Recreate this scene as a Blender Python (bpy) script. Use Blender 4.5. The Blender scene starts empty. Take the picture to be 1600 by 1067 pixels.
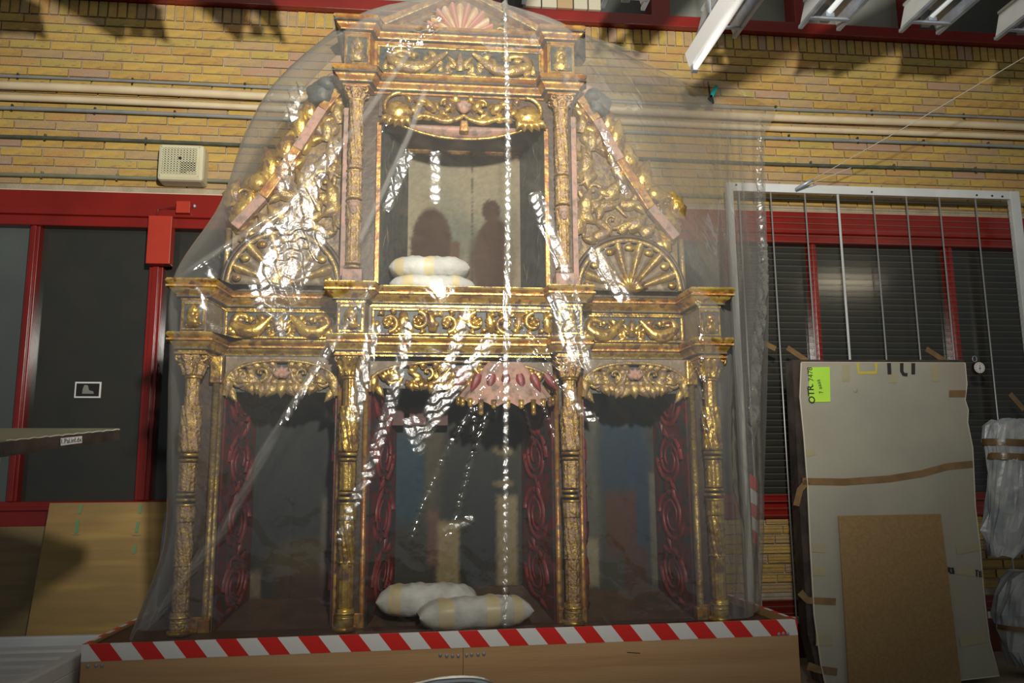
import bpy, math, random
import numpy as np
from mathutils import Vector, Matrix
random.seed(7)
rng = np.random.RandomState(5)
SC = bpy.context.scene
COL = SC.collection
PI = math.pi

# ------------------------------------------------------------------ camera
F = 1300.0; YAW = math.radians(6.3); PITCH = math.radians(9.4); ROLL = math.radians(.44)
CAM = np.array([-.2, -4.1, 1.15])
fw = np.array([math.sin(YAW)*math.cos(PITCH), math.cos(YAW)*math.cos(PITCH), math.sin(PITCH)])
r0_ = np.cross(fw, [0, 0, 1]); r0_ /= np.linalg.norm(r0_); u0_ = np.cross(r0_, fw)
RT = math.cos(ROLL)*r0_ - math.sin(ROLL)*u0_
UP = math.sin(ROLL)*r0_ + math.cos(ROLL)*u0_
cd = bpy.data.cameras.new('camera'); cam = bpy.data.objects.new('camera', cd); COL.objects.link(cam)
cd.sensor_width = 36; cd.lens = 36*F/1600; cd.clip_start = .05
m = Matrix(((RT[0], UP[0], -fw[0], CAM[0]), (RT[1], UP[1], -fw[1], CAM[1]), (RT[2], UP[2], -fw[2], CAM[2]), (0, 0, 0, 1)))
cam.matrix_world = m
SC.camera = cam

def P(px, py, Y):
    """world point on the plane y = Y that the survey of the photograph puts at (px, py)"""
    d = fw*F + RT*(px-800) - UP*(py-533.5)
    t = (Y-CAM[1])/d[1]; p = CAM+t*d
    return (float(p[0]), Y, float(p[2]))

# ------------------------------------------------------------------ light
SC.view_settings.view_transform = 'Standard'; SC.view_settings.look = 'None'
SC.view_settings.exposure = 0.0; SC.view_settings.gamma = 1; SC.view_settings.use_curve_mapping = False
W = bpy.data.worlds.new('world'); SC.world = W; W.use_nodes = True
W.node_tree.nodes['Background'].inputs[0].default_value = (.85, .93, 1.0, 1)
W.node_tree.nodes['Background'].inputs[1].default_value = .16
def spot(name, loc, target, power, size, rad, col=(1, 1, 1), blend=1):
    l = bpy.data.lights.new(name, 'SPOT'); l.energy = power; l.spot_size = math.radians(size); l.spot_blend = blend
    l.shadow_soft_size = rad; l.color = col
    o = bpy.data.objects.new(name, l); COL.objects.link(o); o.location = loc
    o.rotation_euler = (Vector(target)-Vector(loc)).to_track_quat('-Z', 'Y').to_euler()
    return o
LP0 = (.1, -4.0, 2.8)
spot('flash_light', LP0, (.1, 1.3, 3.95), 1300, 102, .10, (1.0, .96, .88))
SC.cycles.max_bounces = 12; SC.cycles.transparent_max_bounces = 24
SC.cycles.sample_clamp_indirect = 4.0; SC.cycles.use_denoising = True

# ------------------------------------------------------------------ materials
def nodes(name):
    mt = bpy.data.materials.new(name); mt.use_nodes = True
    nt = mt.node_tree; return mt, nt, nt.nodes['Principled BSDF']
def mat(name, c1, c2=None, scale=6, rough=.5, metal=0., bump=0., bscale=40, c3=None, scale3=3, lo=.4, hi=.6, lo3=.5, hi3=.65, stretch=None, spec=.5, detail=6):
    mt, nt, b = nodes(name); N = nt.nodes; L = nt.links
    b.inputs['Base Color'].default_value = (*c1, 1); b.inputs['Roughness'].default_value = rough
    b.inputs['Metallic'].default_value = metal; b.inputs['Specular IOR Level'].default_value = spec
    tc = N.new('ShaderNodeTexCoord'); src = tc.outputs['Object']
    if stretch:
        mp = N.new('ShaderNodeMapping'); mp.inputs['Scale'].default_value = stretch; L.new(src, mp.inputs[0]); src = mp.outputs[0]
    def noise(s, d=detail):
        n = N.new('ShaderNodeTexNoise'); n.inputs['Scale'].default_value = s; n.inputs['Detail'].default_value = d
        L.new(src, n.inputs['Vector']); return n
    def ramp(n, a, bb):
        r = N.new('ShaderNodeMapRange'); r.inputs[1].default_value = a; r.inputs[2].default_value = bb; L.new(n.outputs['Fac'], r.inputs[0]); return r
    if c2:
        n = noise(scale); r = ramp(n, lo, hi); mx = N.new('ShaderNodeMix'); mx.data_type = 'RGBA'
        mx.inputs[6].default_value = (*c1, 1); mx.inputs[7].default_value = (*c2, 1); L.new(r.outputs[0], mx.inputs[0]); out = mx.outputs[2]
        if c3:
            n3 = noise(scale3); r3 = ramp(n3, lo3, hi3); m3 = N.new('ShaderNodeMix'); m3.data_type = 'RGBA'
            L.new(out, m3.inputs[6]); m3.inputs[7].default_value = (*c3, 1); L.new(r3.outputs[0], m3.inputs[0]); out = m3.outputs[2]
            if metal:
                mm = N.new('ShaderNodeMath'); mm.operation = 'MULTIPLY_ADD'; L.new(r3.outputs[0], mm.inputs[0]); mm.inputs[1].default_value = -metal; mm.inputs[2].default_value = metal
                L.new(mm.outputs[0], b.inputs['Metallic'])
        L.new(out, b.inputs['Base Color'])
    if bump:
        nb = noise(bscale); bp = N.new('ShaderNodeBump'); bp.inputs['Strength'].default_value = bump; bp.inputs['Distance'].default_value = .01
        L.new(nb.outputs['Fac'], bp.inputs['Height']); L.new(bp.outputs[0], b.inputs['Normal'])
    return mt
M = {}
M['gold'] = mat('gilding', (.80, .55, .13), (.42, .25, .06), 14, .30, .8, .3, 60, (.13, .06, .03), 20, lo3=.50, hi3=.62)
M['gold_worn'] = mat('worn_gilding', (.66, .45, .14), (.34, .20, .07), 25, .36, .7, .8, 90, (.42, .27, .19), 45, lo3=.47, hi3=.60)
M['gold_pale'] = mat('pale_gilding', (.56, .41, .14), (.32, .21, .08), 20, .38, .6, .5, 70, (.20, .13, .09), 30, lo3=.45, hi3=.62)
M['bole'] = mat('red_bole', (.40, .16, .05), (.58, .34, .09), 18, .38, .5, .3, 50, (.16, .09, .06), 30, lo3=.5, hi3=.66)
M['pink'] = mat('faded_pink_gesso', (.47, .26, .20), (.36, .24, .20), 14, .55, 0, .4, 60, (.22, .15, .12), 24)
M['grey'] = mat('grey_gesso', (.22, .17, .12), (.14, .11, .08), 9, .6, 0, .4, 50, (.35, .28, .20), 20, lo3=.55, hi3=.7)
M['slate'] = mat('dark_slate_paint', (.035, .045, .05), (.07, .08, .075), 18, .5, 0, .3, 50, (.10, .07, .05), 30, lo3=.55, hi3=.65)
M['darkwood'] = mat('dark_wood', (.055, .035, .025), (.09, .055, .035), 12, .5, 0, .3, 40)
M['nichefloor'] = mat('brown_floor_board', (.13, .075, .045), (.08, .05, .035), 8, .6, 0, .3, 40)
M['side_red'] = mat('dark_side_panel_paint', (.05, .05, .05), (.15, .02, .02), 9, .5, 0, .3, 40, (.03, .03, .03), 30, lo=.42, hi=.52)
M['crimson'] = mat('crimson_paint', (.24, .03, .028), (.15, .03, .03), 20, .45, 0, .2, 50)
M['darkred'] = mat('dull_red_paint', (.10, .03, .025), (.07, .025, .02), 20, .6)
M['wingboard'] = mat('brown_gilt_board', (.16, .10, .055), (.26, .18, .08), 16, .45, .2, .4, 40, (.10, .07, .05), 30, lo3=.5, hi3=.6)
M['shell_pink'] = mat('rose_gesso', (.58, .20, .15), (.48, .22, .16), 16, .5, 0, .3, 50)
M['shell_white'] = mat('ivory_gesso', (.66, .50, .34), (.55, .36, .16), 14, .5, .1, .3, 50)
M['steel_clip'] = mat('dark_clip_metal', (.03, .03, .03), rough=.4)
M['red'] = mat('red_gloss_paint', (.22, .014, .009), (.18, .012, .008), 3, .22, 0, .05, 20)
M['red_matt'] = mat('dark_red_panel', (.13, .012, .008), (.10, .010, .007), 3, .35)
M['red_bright'] = mat('bright_red_box', (.42, .035, .015), (.36, .03, .013), 4, .35)
M['glass_dark'] = mat('dark_glass_pane', (.030, .031, .026), (.036, .034, .027), 4, .12, 0, 0, spec=.5)
M['glass_light'] = mat('frosted_pane', (.10, .115, .105), (.08, .09, .085), 2, .35)
M['glass_grey'] = mat('grey_frosted_pane', (.26, .27, .23), (.17, .18, .15), 1.3, .5, 0, .1, 120)
M['glass_dim'] = mat('dim_frosted_pane', (.075, .08, .07), (.055, .06, .05), 2, .5, 0, .1, 120)
M['mortar'] = mat('mortar', (.34, .28, .19), (.42, .35, .25), 9, .85, 0, .6, 60)
BR = [mat('yellow_brick_%s' % n, a, b_, 7, .75, 0, .6, 70, c, 16, lo3=.55, hi3=.68, stretch=(1, 1, 2.5)) for n, a, b_, c in (
    ('ochre', (.50, .31, .07), (.42, .26, .07), (.34, .20, .09)),
    ('gold', (.56, .36, .08), (.48, .31, .08), (.38, .27, .13)),
    ('tan', (.46, .30, .12), (.40, .27, .13), (.34, .25, .17)),
    ('orange', (.50, .26, .08), (.46, .31, .10), (.42, .23, .10)),
    ('pink', (.44, .25, .14), (.40, .26, .16), (.38, .30, .22)),
    ('olive', (.42, .31, .09), (.48, .33, .08), (.32, .22, .09)))]
M['cream'] = mat('cream_painted_pipe', (.66, .54, .35), (.60, .48, .30), 5, .45)
M['conduit'] = mat('grey_conduit', (.32, .34, .33), (.27, .29, .28), 8, .35, .3)
M['dark_conduit'] = mat('dark_green_conduit', (.055, .07, .05), (.09, .10, .07), 9, .4)
M['green_conduit'] = mat('olive_grey_conduit', (.20, .20, .13), (.16, .17, .11), 9, .4)
M['vent'] = mat('cream_plastic', (.60, .56, .38), (.55, .50, .32), 4, .35)
M['vent_dim'] = mat('dim_cream_plastic', (.38, .37, .26), rough=.5)
M['black'] = mat('black_plastic', (.012, .011, .010), rough=.4)
M['white_metal'] = mat('white_enamel', (.62, .64, .62), (.56, .58, .56), 6, .35)
M['bright_white'] = mat('bright_white_enamel', (.95, .95, .93), rough=.35)
M['tube'] = mat('glass_tube', (.80, .86, .88), rough=.12)
M['galv'] = mat('galvanised_steel', (.42, .46, .52), (.30, .33, .38), 9, .35, .4)
M['wire'] = mat('grey_wire', (.42, .42, .40), rough=.35, metal=.4)
M['wire_thin'] = mat('dull_thin_wire', (.22, .20, .14), rough=.4, metal=.4)
M['board'] = mat('grey_cardboard', (.35, .335, .26), (.31, .295, .235), 2.2, .8, 0, .15, 80, (.33, .29, .225), 1.2)
M['kraft'] = mat('brown_cardboard', (.29, .185, .075), (.25, .155, .06), 60, .8, 0, .2, 120)
M['torn'] = mat('torn_card_edge', (.62, .57, .45), rough=.9)
M['parcel_tape'] = mat('brown_parcel_tape', (.22, .13, .05), (.17, .10, .04), 12, .25, 0, .2, 30)
M['old_tape'] = mat('old_yellowed_tape', (.36, .32, .18), (.33, .30, .2), 10, .5)
M['greennote'] = mat('lime_green_paper', (.50, .80, .05), (.42, .74, .06), 5, .6)
M['ink'] = mat('black_ink', (.02, .018, .015), rough=.6)
M['yellow_ink'] = mat('yellow_ink', (.52, .44, .05), rough=.6)
M['ply'] = mat('platform_plywood', (.62, .37, .17), (.54, .31, .14), 5, .42, 0, .1, 30, (.64, .40, .20), 2.5, stretch=(.35, 1, 7))
M['ply_ochre'] = mat('ochre_plywood', (.35, .22, .075), (.31, .20, .065), 5, .6, 0, .1, 30, (.45, .29, .08), 2, stretch=(.6, 1, 5))
M['ply_dull'] = mat('dull_plywood', (.24, .17, .07), (.20, .14, .06), 5, .6, stretch=(.6, 1, 5))
M['deck'] = mat('red_brown_deck', (.10, .045, .03), (.075, .035, .025), 6, .5)
M['tape_red'] = mat('tape_red', (.80, .025, .018), rough=.4)
M['tape_white'] = mat('tape_white', (.86, .84, .80), rough=.4)
M['whitebox'] = mat('white_plastic_tray', (.74, .75, .74), (.68, .69, .68), 4, .45)
M['foam'] = mat('white_foam_wrap', (.66, .67, .65), (.52, .53, .50), 9, .6, 0, .6, 25)
M['cushtape'] = mat('yellowed_sticky_tape', (.72, .62, .36), (.64, .56, .36), 10, .4)
M['wrap'] = mat('crumpled_grey_wrap', (.50, .53, .54), (.30, .33, .35), 6, .3, 0, .9, 14, (.50, .50, .47), 9)
M['chrome'] = mat('chrome', (.75, .77, .75), rough=.12, metal=1)
M['floor'] = mat('beige_floor', (.34, .29, .20), (.30, .26, .18), 2, .5, 0, .05, 60)
M['white_paint'] = mat('white_paint', (.6, .6, .58), rough=.8)
M['dark_edge'] = mat('blackened_board_edge', (.022, .016, .012), (.05, .035, .025), 10, .35, 0, .3, 30)
M['shelf_top'] = mat('grey_olive_board', (.26, .25, .16), (.22, .21, .14), 6, .6, 0, .2, 40)
M['paper'] = mat('white_label_paper', (.72, .70, .68), rough=.7)
M['box_cream'] = mat('cream_storage_board', (.50, .46, .34), rough=.7)
M['box_tan'] = mat('tan_storage_board', (.40, .28, .14), rough=.7)
M['teal'] = mat('teal_plastic', (.0, .28, .27), rough=.35)
M['green_mark'] = mat('green_tape_mark', (.16, .28, .13), rough=.6)
M['yarn'] = mat('pale_cord', (.50, .45, .36), rough=.7)

def paint_mat(name, rough=.7):
    mt, nt, b = nodes(name); N = nt.nodes; L = nt.links
    a = N.new('ShaderNodeAttribute'); a.attribute_name = 'paint'
    tc = N.new('ShaderNodeTexCoord'); n = N.new('ShaderNodeTexNoise'); n.inputs['Scale'].default_value = 25; n.inputs['Detail'].default_value = 7
    L.new(tc.outputs['Object'], n.inputs['Vector'])
    r = N.new('ShaderNodeMapRange'); r.inputs[3].default_value = .7; r.inputs[4].default_value = 1.3; L.new(n.outputs['Fac'], r.inputs[0])
    mx = N.new('ShaderNodeVectorMath'); mx.operation = 'SCALE'; L.new(a.outputs['Color'], mx.inputs[0]); L.new(r.outputs[0], mx.inputs['Scale'])
    L.new(mx.outputs[0], b.inputs['Base Color']); b.inputs['Roughness'].default_value = rough; b.inputs['Specular IOR Level'].default_value = .25
    return mt
M['painting'] = paint_mat('oil_paint')

def plastic(name):
    mt = bpy.data.materials.new(name); mt.use_nodes = True; nt = mt.node_tree; N = nt.nodes; L = nt.links
    for n in list(N): N.remove(n)
    out = N.new('ShaderNodeOutputMaterial')
    tr = N.new('ShaderNodeBsdfTransparent'); tr.inputs[0].default_value = (.97, .96, .93, 1)
    di = N.new('ShaderNodeBsdfDiffuse'); di.inputs[0].default_value = (.52, .51, .46, 1)
    tl = N.new('ShaderNodeBsdfTranslucent'); tl.inputs[0].default_value = (.6, .6, .56, 1)
    gl = N.new('ShaderNodeBsdfGlossy'); gl.inputs['Roughness'].default_value = .06; gl.inputs[0].default_value = (1, 1, 1, 1)
    tc = N.new('ShaderNodeTexCoord')
    nb = N.new('ShaderNodeTexNoise'); nb.inputs['Scale'].default_value = 26; nb.inputs['Detail'].default_value = 3
    L.new(tc.outputs['Object'], nb.inputs['Vector'])
    at = N.new('ShaderNodeAttribute'); at.attribute_name = 'crumple'
    nf = N.new('ShaderNodeTexNoise'); nf.inputs['Scale'].default_value = 60; nf.inputs['Detail'].default_value = 2; L.new(tc.outputs['Object'], nf.inputs['Vector'])
    bp = N.new('ShaderNodeBump'); bp.inputs['Strength'].default_value = .10; bp.inputs['Distance'].default_value = .01
    L.new(nb.outputs['Fac'], bp.inputs['Height'])
    b2 = N.new('ShaderNodeBump'); b2.inputs['Distance'].default_value = .006; L.new(at.outputs['Fac'], b2.inputs['Strength']); L.new(nf.outputs['Fac'], b2.inputs['Height']); L.new(bp.outputs[0], b2.inputs['Normal'])
    L.new(b2.outputs[0], gl.inputs['Normal'])
    ro = N.new('ShaderNodeMath'); ro.operation = 'MULTIPLY_ADD'; ro.inputs[1].default_value = .62; ro.inputs[2].default_value = .07; L.new(at.outputs['Fac'], ro.inputs[0]); L.new(ro.outputs[0], gl.inputs['Roughness'])
    hz = N.new('ShaderNodeMixShader'); hz.inputs[0].default_value = .4; L.new(di.outputs[0], hz.inputs[1]); L.new(tl.outputs[0], hz.inputs[2])
    m1 = N.new('ShaderNodeMixShader'); L.new(tr.outputs[0], m1.inputs[1]); L.new(hz.outputs[0], m1.inputs[2])
    # milky haze grows where the film is seen at a glancing angle
    lw = N.new('ShaderNodeLayerWeight'); lw.inputs[0].default_value = .5
    r = N.new('ShaderNodeMapRange'); r.inputs[1].default_value = 0; r.inputs[2].default_value = 1; r.inputs[3].default_value = .032; r.inputs[4].default_value = .66
    L.new(lw.outputs['Facing'], r.inputs[0])
    fo = N.new('ShaderNodeAttribute'); fo.attribute_name = 'fold_glare'; fa = N.new('ShaderNodeMath'); fa.operation = 'MULTIPLY_ADD'; fa.use_clamp = True  # extra milkiness: folded film plus painted glare
    L.new(fo.outputs['Fac'], fa.inputs[0]); fa.inputs[1].default_value = .35; L.new(r.outputs[0], fa.inputs[2]); L.new(fa.outputs[0], m1.inputs[0])
    m2 = N.new('ShaderNodeMixShader')
    pw = N.new('ShaderNodeMath'); pw.operation = 'POWER'; pw.inputs[1].default_value = 4; L.new(lw.outputs['Facing'], pw.inputs[0])
    ad = N.new('ShaderNodeMath'); ad.operation = 'MULTIPLY_ADD'; ad.inputs[1].default_value = .30; ad.inputs[2].default_value = .085; L.new(pw.outputs[0], ad.inputs[0])
    L.new(ad.outputs[0], m2.inputs[0]); L.new(m1.outputs[0], m2.inputs[1]); L.new(gl.outputs[0], m2.inputs[2])
    L.new(m2.outputs[0], out.inputs['Surface'])
    return mt
M['film'] = plastic('clear_polythene')

# ------------------------------------------------------------------ mesh builder
ORI = {}
def tag(o, label=None, cat=None, group=None, kind=None):
    if label: o['label'] = label
    if cat: o['category'] = cat
    if group: o['group'] = group
    if kind: o['kind'] = kind
    return o
def thing(name, loc, label=None, cat=None, group=None, kind=None, parent=None):
    o = bpy.data.objects.new(name, None); COL.objects.link(o); o.empty_display_size = .05
    if parent:
        o.parent = parent; q = Vector(ORI[parent.name]); o.location = Vector(loc)-q
    else: o.location = loc
    ORI[o.name] = tuple(loc)
    return tag(o, label, cat, group, kind)
class MB:
    def __init__(s): s.v = []; s.f = []; s.m = []
    def quadgrid(s, pts, mi=0, closeu=False, closev=False):
        """pts[i][j]"""
        b = len(s.v); n = len(pts); k = len(pts[0])
        for row in pts: s.v.extend([tuple(p) for p in row])
        for i in range(n if closeu else n-1):
            for j in range(k if closev else k-1):
                a = b+i*k+j; c = b+((i+1) % n)*k
                s.f.append((a, b+i*k+(j+1) % k, c+(j+1) % k, c+j)); s.m.append(mi)
        return s
    def hexa(s, p, mi=0):
        b = len(s.v); s.v.extend([tuple(q) for q in p])
        for q in ((0, 3, 2, 1), (4, 5, 6, 7), (0, 1, 5, 4), (1, 2, 6, 5), (2, 3, 7, 6), (3, 0, 4, 7)):
            s.f.append(tuple(b+i for i in q)); s.m.append(mi)
        return s
    def box(s, x0, x1, y0, y1, z0, z1, mi=0):
        return s.hexa([(x0, y0, z0), (x1, y0, z0), (x1, y1, z0), (x0, y1, z0), (x0, y0, z1), (x1, y0, z1), (x1, y1, z1), (x0, y1, z1)], mi)
    def plate(s, c4, th, mi=0):
        """four corners (any plane), extruded by th along +y"""
        a = [Vector(c) for c in c4]; q = [Vector((c.x, c.y+th, c.z)) for c in a]
        return s.hexa([a[0], a[1], q[1], q[0], a[3], a[2], q[2], q[3]], mi)
    def bar(s, a, b_, w, t, mi=0):
        """rectangular bar from a to b: w across (in the plane), t along y"""
        a = Vector(a); b_ = Vector(b_); d = (b_-a).normalized(); yv = Vector((0, 1, 0)); n = d.cross(yv)
        if n.length < .01: n = Vector((1, 0, 0)); yv = Vector((0, 0, 1))
        n.normalize(); n *= w/2; yv = yv*t/2
        return s.hexa([a-n-yv, a+n-yv, a+n+yv, a-n+yv, b_-n-yv, b_+n-yv, b_+n+yv, b_-n+yv], mi)
    def tube(s, pts, r, seg=8, mi=0, flat=1.0, cap=True):
        pts = [Vector(p) for p in pts]; n = len(pts)
        rr = r if hasattr(r, '__len__') else [r]*n
        rows = []; prev = None
        for i, p in enumerate(pts):
            t = (pts[min(i+1, n-1)]-pts[max(i-1, 0)])
            if t.length < 1e-9: t = Vector((0, 0, 1))
            t.normalize()
            yv = Vector((0, 1, 0)) if abs(t.y) < .9 else Vector((1, 0, 0))
            a = t.cross(yv).normalized(); b_ = a.cross(t).normalized()
            rows.append([p+a*math.cos(2*PI*k/seg)*rr[i]+b_*math.sin(2*PI*k/seg)*rr[i]*flat for k in range(seg)])
        base = len(s.v); s.quadgrid(rows, mi, closev=True)
        if cap:
            s.f.append(tuple(base+k for k in range(seg))); s.m.append(mi)
            s.f.append(tuple(base+(n-1)*seg+k for k in reversed(range(seg)))); s.m.append(mi)
        return s
    def lathe(s, prof, cx, cy, seg=24, mi=0, fn=None, squash=1.0):
        """prof [(r, z)], fn(theta, z) -> radial multiplier"""
        rows = []
        for r, z in prof:
            rows.append([(cx+r*(fn(2*PI*k/seg, z) if fn else 1)*math.cos(2*PI*k/seg), cy+squash*r*(fn(2*PI*k/seg, z) if fn else 1)*math.sin(2*PI*k/seg), z) for k in range(seg)])
        base = len(s.v); s.quadgrid(rows, mi, closev=True)
        s.f.append(tuple(base+k for k in reversed(range(seg)))); s.m.append(mi)
        s.f.append(tuple(base+(len(prof)-1)*seg+k for k in range(seg))); s.m.append(mi)
        return s
    def blob(s, c, rx, ry, rz, mi=0, seg=12, rings=8, fn=None):
        rows = []
        for i in range(rings+1):
            ph = PI*i/rings
            row = []
            for k in range(seg):
                th = 2*PI*k/seg; q = fn(th, ph) if fn else 1
                row.append((c[0]+rx*q*math.sin(ph)*math.cos(th), c[1]+ry*q*math.sin(ph)*math.sin(th), c[2]+rz*q*math.cos(ph)))
            rows.append(row)
        s.quadgrid(rows, mi, closev=True); return s
    def leaf(s, x, z, ang, L, Wd, D, y0, mi=0, bend=0., ribs=False):
        """carved leaf lying on the plane y=y0, raised towards -y"""
        rows = []; n = 8; k = 6; px, pz = x, z; a = ang; L *= 1.12; Wd *= 1.45; D *= 1.25
        for i in range(n+1):
            t = i/n; w = Wd*.5*(math.sin(PI*min(1, t*.86+.14)**.75)+.02)
            if ribs: w *= 1+.14*math.sin(t*PI*7)
            row = []
            for j in range(k+1):
                q = -1+2*j/k
                h = D*(math.sin(PI*(t*.9+.08))**.7)*(1-q*q)*(.75 if abs(q) < .1 else 1.)
                row.append((px-math.sin(a)*w*q, y0-h, pz+math.cos(a)*w*q))
            rows.append(row)
            px += math.cos(a)*L/n; pz += math.sin(a)*L/n; a += bend/n
        s.quadgrid(rows, mi); return s
    def scroll(s, cx, cz, r0, r1, a0, a1, t0, t1, y0, mi=0, n=26, flat=.7, eye=True):
        pts = []; rr = []
        for i in range(n+1):
            t = i/n; r = r0+(r1-r0)*t; a = a0+(a1-a0)*t
            pts.append((cx+r*math.cos(a), y0, cz+r*math.sin(a))); rr.append(t0+(t1-t0)*t)
        s.tube(pts, rr, 8, mi, flat)
        if eye: s.blob((cx, y0-.004, cz), max(t1*1.6, .006), max(t1, .005), max(t1*1.6, .006), mi, 8, 6)
        return s
    def spath(s, ctrl, y0, radii, mi=0, n=24, flat=.7):
        c = cat(ctrl, n); rr = [float(np.interp(i/(len(c)-1), np.linspace(0, 1, len(radii)), radii)) for i in range(len(c))]
        s.tube([(p[0], y0, p[1]) for p in c], rr, 8, mi, flat); return s
    def prism(s, poly, y0, y1, mi=0):
        b = len(s.v); n = len(poly)
        s.v.extend([(x, y0, z) for x, z in poly]); s.v.extend([(x, y1, z) for x, z in poly])
        s.f.append(tuple(b+i for i in range(n))); s.m.append(mi)
        s.f.append(tuple(b+n+i for i in reversed(range(n)))); s.m.append(mi)
        for i in range(n):
            j = (i+1) % n; s.f.append((b+i, b+n+i, b+n+j, b+j)); s.m.append(mi)
        return s
    def molding(s, prof, path, mi=0):
        """prof [(out, z)] swept along a plan path [(x, y)], mitred; out = to the camera side"""
        n = len(path); P2 = [Vector(p) for p in path]; offs = []
        for i in range(n):
            ns = []
            for a, b_ in ((i-1, i), (i, i+1)):
                if a >= 0 and b_ < n:
                    d = (P2[b_]-P2[a]).normalized(); ns.append(Vector((d.y, -d.x)))
            if len(ns) == 1: offs.append(ns[0])
            else:
                mm = (ns[0]+ns[1]); l = mm.length; mm.normalize(); offs.append(mm/max(.5, mm.dot(ns[0])))
        rows = [[(P2[i].x+offs[i].x*o, P2[i].y+offs[i].y*o, z) for i in range(n)] for o, z in prof]
        s.quadgrid(rows, mi); return s
    def build(s, name, mats, parent=None, smooth=False, loc=None, bevel=0, angle=None, cen=False):
        me = bpy.data.meshes.new(name)
        if parent is not None: o0 = ORI[parent.name]
        else: o0 = (0, 0, 0)
        if loc is None:
            if parent is None or cen:
                vs = np.array(s.v); loc = ((vs[:, 0].min()+vs[:, 0].max())/2, (vs[:, 1].min()+vs[:, 1].max())/2, vs[:, 2].min())
            else: loc = o0
        vv = [(p[0]-loc[0], p[1]-loc[1], p[2]-loc[2]) for p in s.v]
        me.from_pydata(vv, [], s.f)
        for mt in (mats if isinstance(mats, (list, tuple)) else [mats]): me.materials.append(mt)
        me.polygons.foreach_set('material_index', s.m)
        if smooth: me.polygons.foreach_set('use_smooth', [True]*len(s.f))
        me.update()
        if smooth and angle: me.set_sharp_from_angle(angle=math.radians(angle))
        o = bpy.data.objects.new(name, me); COL.objects.link(o)
        if parent is not None: o.parent = parent
        o.location = (loc[0]-o0[0], loc[1]-o0[1], loc[2]-o0[2])
        ORI[o.name] = tuple(loc)
        if bevel:
            bm = o.modifiers.new('bevel', 'BEVEL'); bm.width = bevel; bm.segments = 2; bm.limit_method = 'ANGLE'; bm.angle_limit = math.radians(40)
        return o
def cat(ctrl, n=24):
    """Catmull-Rom through 2-D points"""
    c = [np.array(p, float) for p in ctrl]; c = [2*c[0]-c[1]]+c+[2*c[-1]-c[-2]]; out = []
    segs = len(c)-3; per = max(2, n//segs)
    for i in range(segs):
        p0, p1, p2, p3 = c[i:i+4]
        for k in range(per):
            t = k/per
            out.append(.5*((2*p1)+(p2-p0)*t+(2*p0-5*p1+4*p2-p3)*t*t+(3*p1-p0-3*p2+p3)*t**3))
    out.append(c[-2]); return out
def dup(o, parent, loc, **kw):
    c = o.copy(); COL.objects.link(c); c.parent = parent; c.location = loc; return c

# ================================================================== SETTING
WY = 1.30      # face of the back wall
MB().box(-6, 7, -6.5, WY+.2, -.12, 0).build('floor', M['floor'], loc=(0, 0, 0))['kind'] = 'structure'
MB().box(-6, 7, -6.5, WY+.6, 5.3, 5.42).build('ceiling', M['white_paint'], loc=(0, 0, 5.3))['kind'] = 'structure'
wall = MB()
wall.box(-6, 7, WY+.012, WY+.25, 2.99, 4.42)      # brick band
wall.box(-2.05, 7, WY+.012, WY+.25, .36, .90)     # low brick under the glazing
wall = wall.build('wall_back', M['mortar'], loc=(0, WY, 0)); wall['kind'] = 'structure'
# --- bricks, the 300 best seen are parts, the rest one mass
slots = []
BL, BH, J = .245, .0505, .0115
z = 4.222
for c in range(22):                               # band between the glazings
    zz = z-(c+1)*(BH+J)
    if zz < 2.992: break
    off = [0, .5, .25, .75][c % 4]*(BL+J)+random.uniform(-.02, .02)
    x = -5.9+off
    while x < 6.7: slots.append([x, zz, BL, BH]); x += BL+J
x = -5.9
while x < 6.7: slots.append([x, 4.222, .0505, .108]); x += .062
zz = .90-BH-.004; c = 0
while zz > .37:
    x = -2.03+[0, .5, .25, .75][c % 4]*(BL+J)*.9
    while x < 6.5: slots.append([x, zz, BL, BH]); x += BL+J
    zz -= BH+J; c += 1
def screen(x, y, z):
    v = np.array([x, y, z])-CAM; d = v@fw
    return 800+F*(v@RT)/d, 533.5-F*(v@UP)/d
def score(s):
    px, py = screen(s[0]+s[2]/2, WY, s[1]+s[3]/2)
    if not (-20 < px < 1620 and -10 < py < 1067): return 0
    if py < 300:
        hid = (px > 385 and px < 1190)
        if py < 130 and (px < 560 or px > 900+(py-40)*1.5): hid = False
        if hid: return .05
    else:
        if not (1185 < px < 1245 or px > 1520): return .02
    return s[2]*s[3]*100+(.5 if s[2] > .1 else 0)
sc_ = sorted(range(len(slots)), key=lambda i: -score(slots[i]))
chosen = set(sc_[:300])
bm_cache = {}
rest = MB()
for i, (bx_, bz_, bl_, bh_) in enumerate(slots):
    mi = random.choices(range(6), (24, 26, 16, 13, 7, 14))[0]
    dp = random.uniform(0, .006)
    if i in chosen:
        key = (mi, round(bl_, 3))
        if key not in bm_cache:
            q = MB().box(0, bl_, WY, WY+.03, 0, bh_); o = q.build('brick', BR[mi], wall, loc=(0, WY, 0)); bm_cache[key] = o.data
            o.location = (bx_, -dp, bz_)
        else:
            o = bpy.data.objects.new('brick', bm_cache[key]); COL.objects.link(o); o.parent = wall; o.location = (bx_, -dp, bz_)
    else: rest.box(bx_, bx_+bl_, WY-dp, WY+.03, bz_, bz_+bh_, mi)
tag(rest.build('brickwork', BR, wall), kind='stuff')
tr = MB().box(-6, 7, WY-.01, WY+.25, 0, .36); o = tr.build('baseboard_back', M['red_matt']); o['kind'] = 'structure'
o = MB().box(-6, -2.05, WY+.0, WY+.25, .0, .88).build('wall_panel_left', M['red_matt']); o['kind'] = 'structure'

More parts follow.
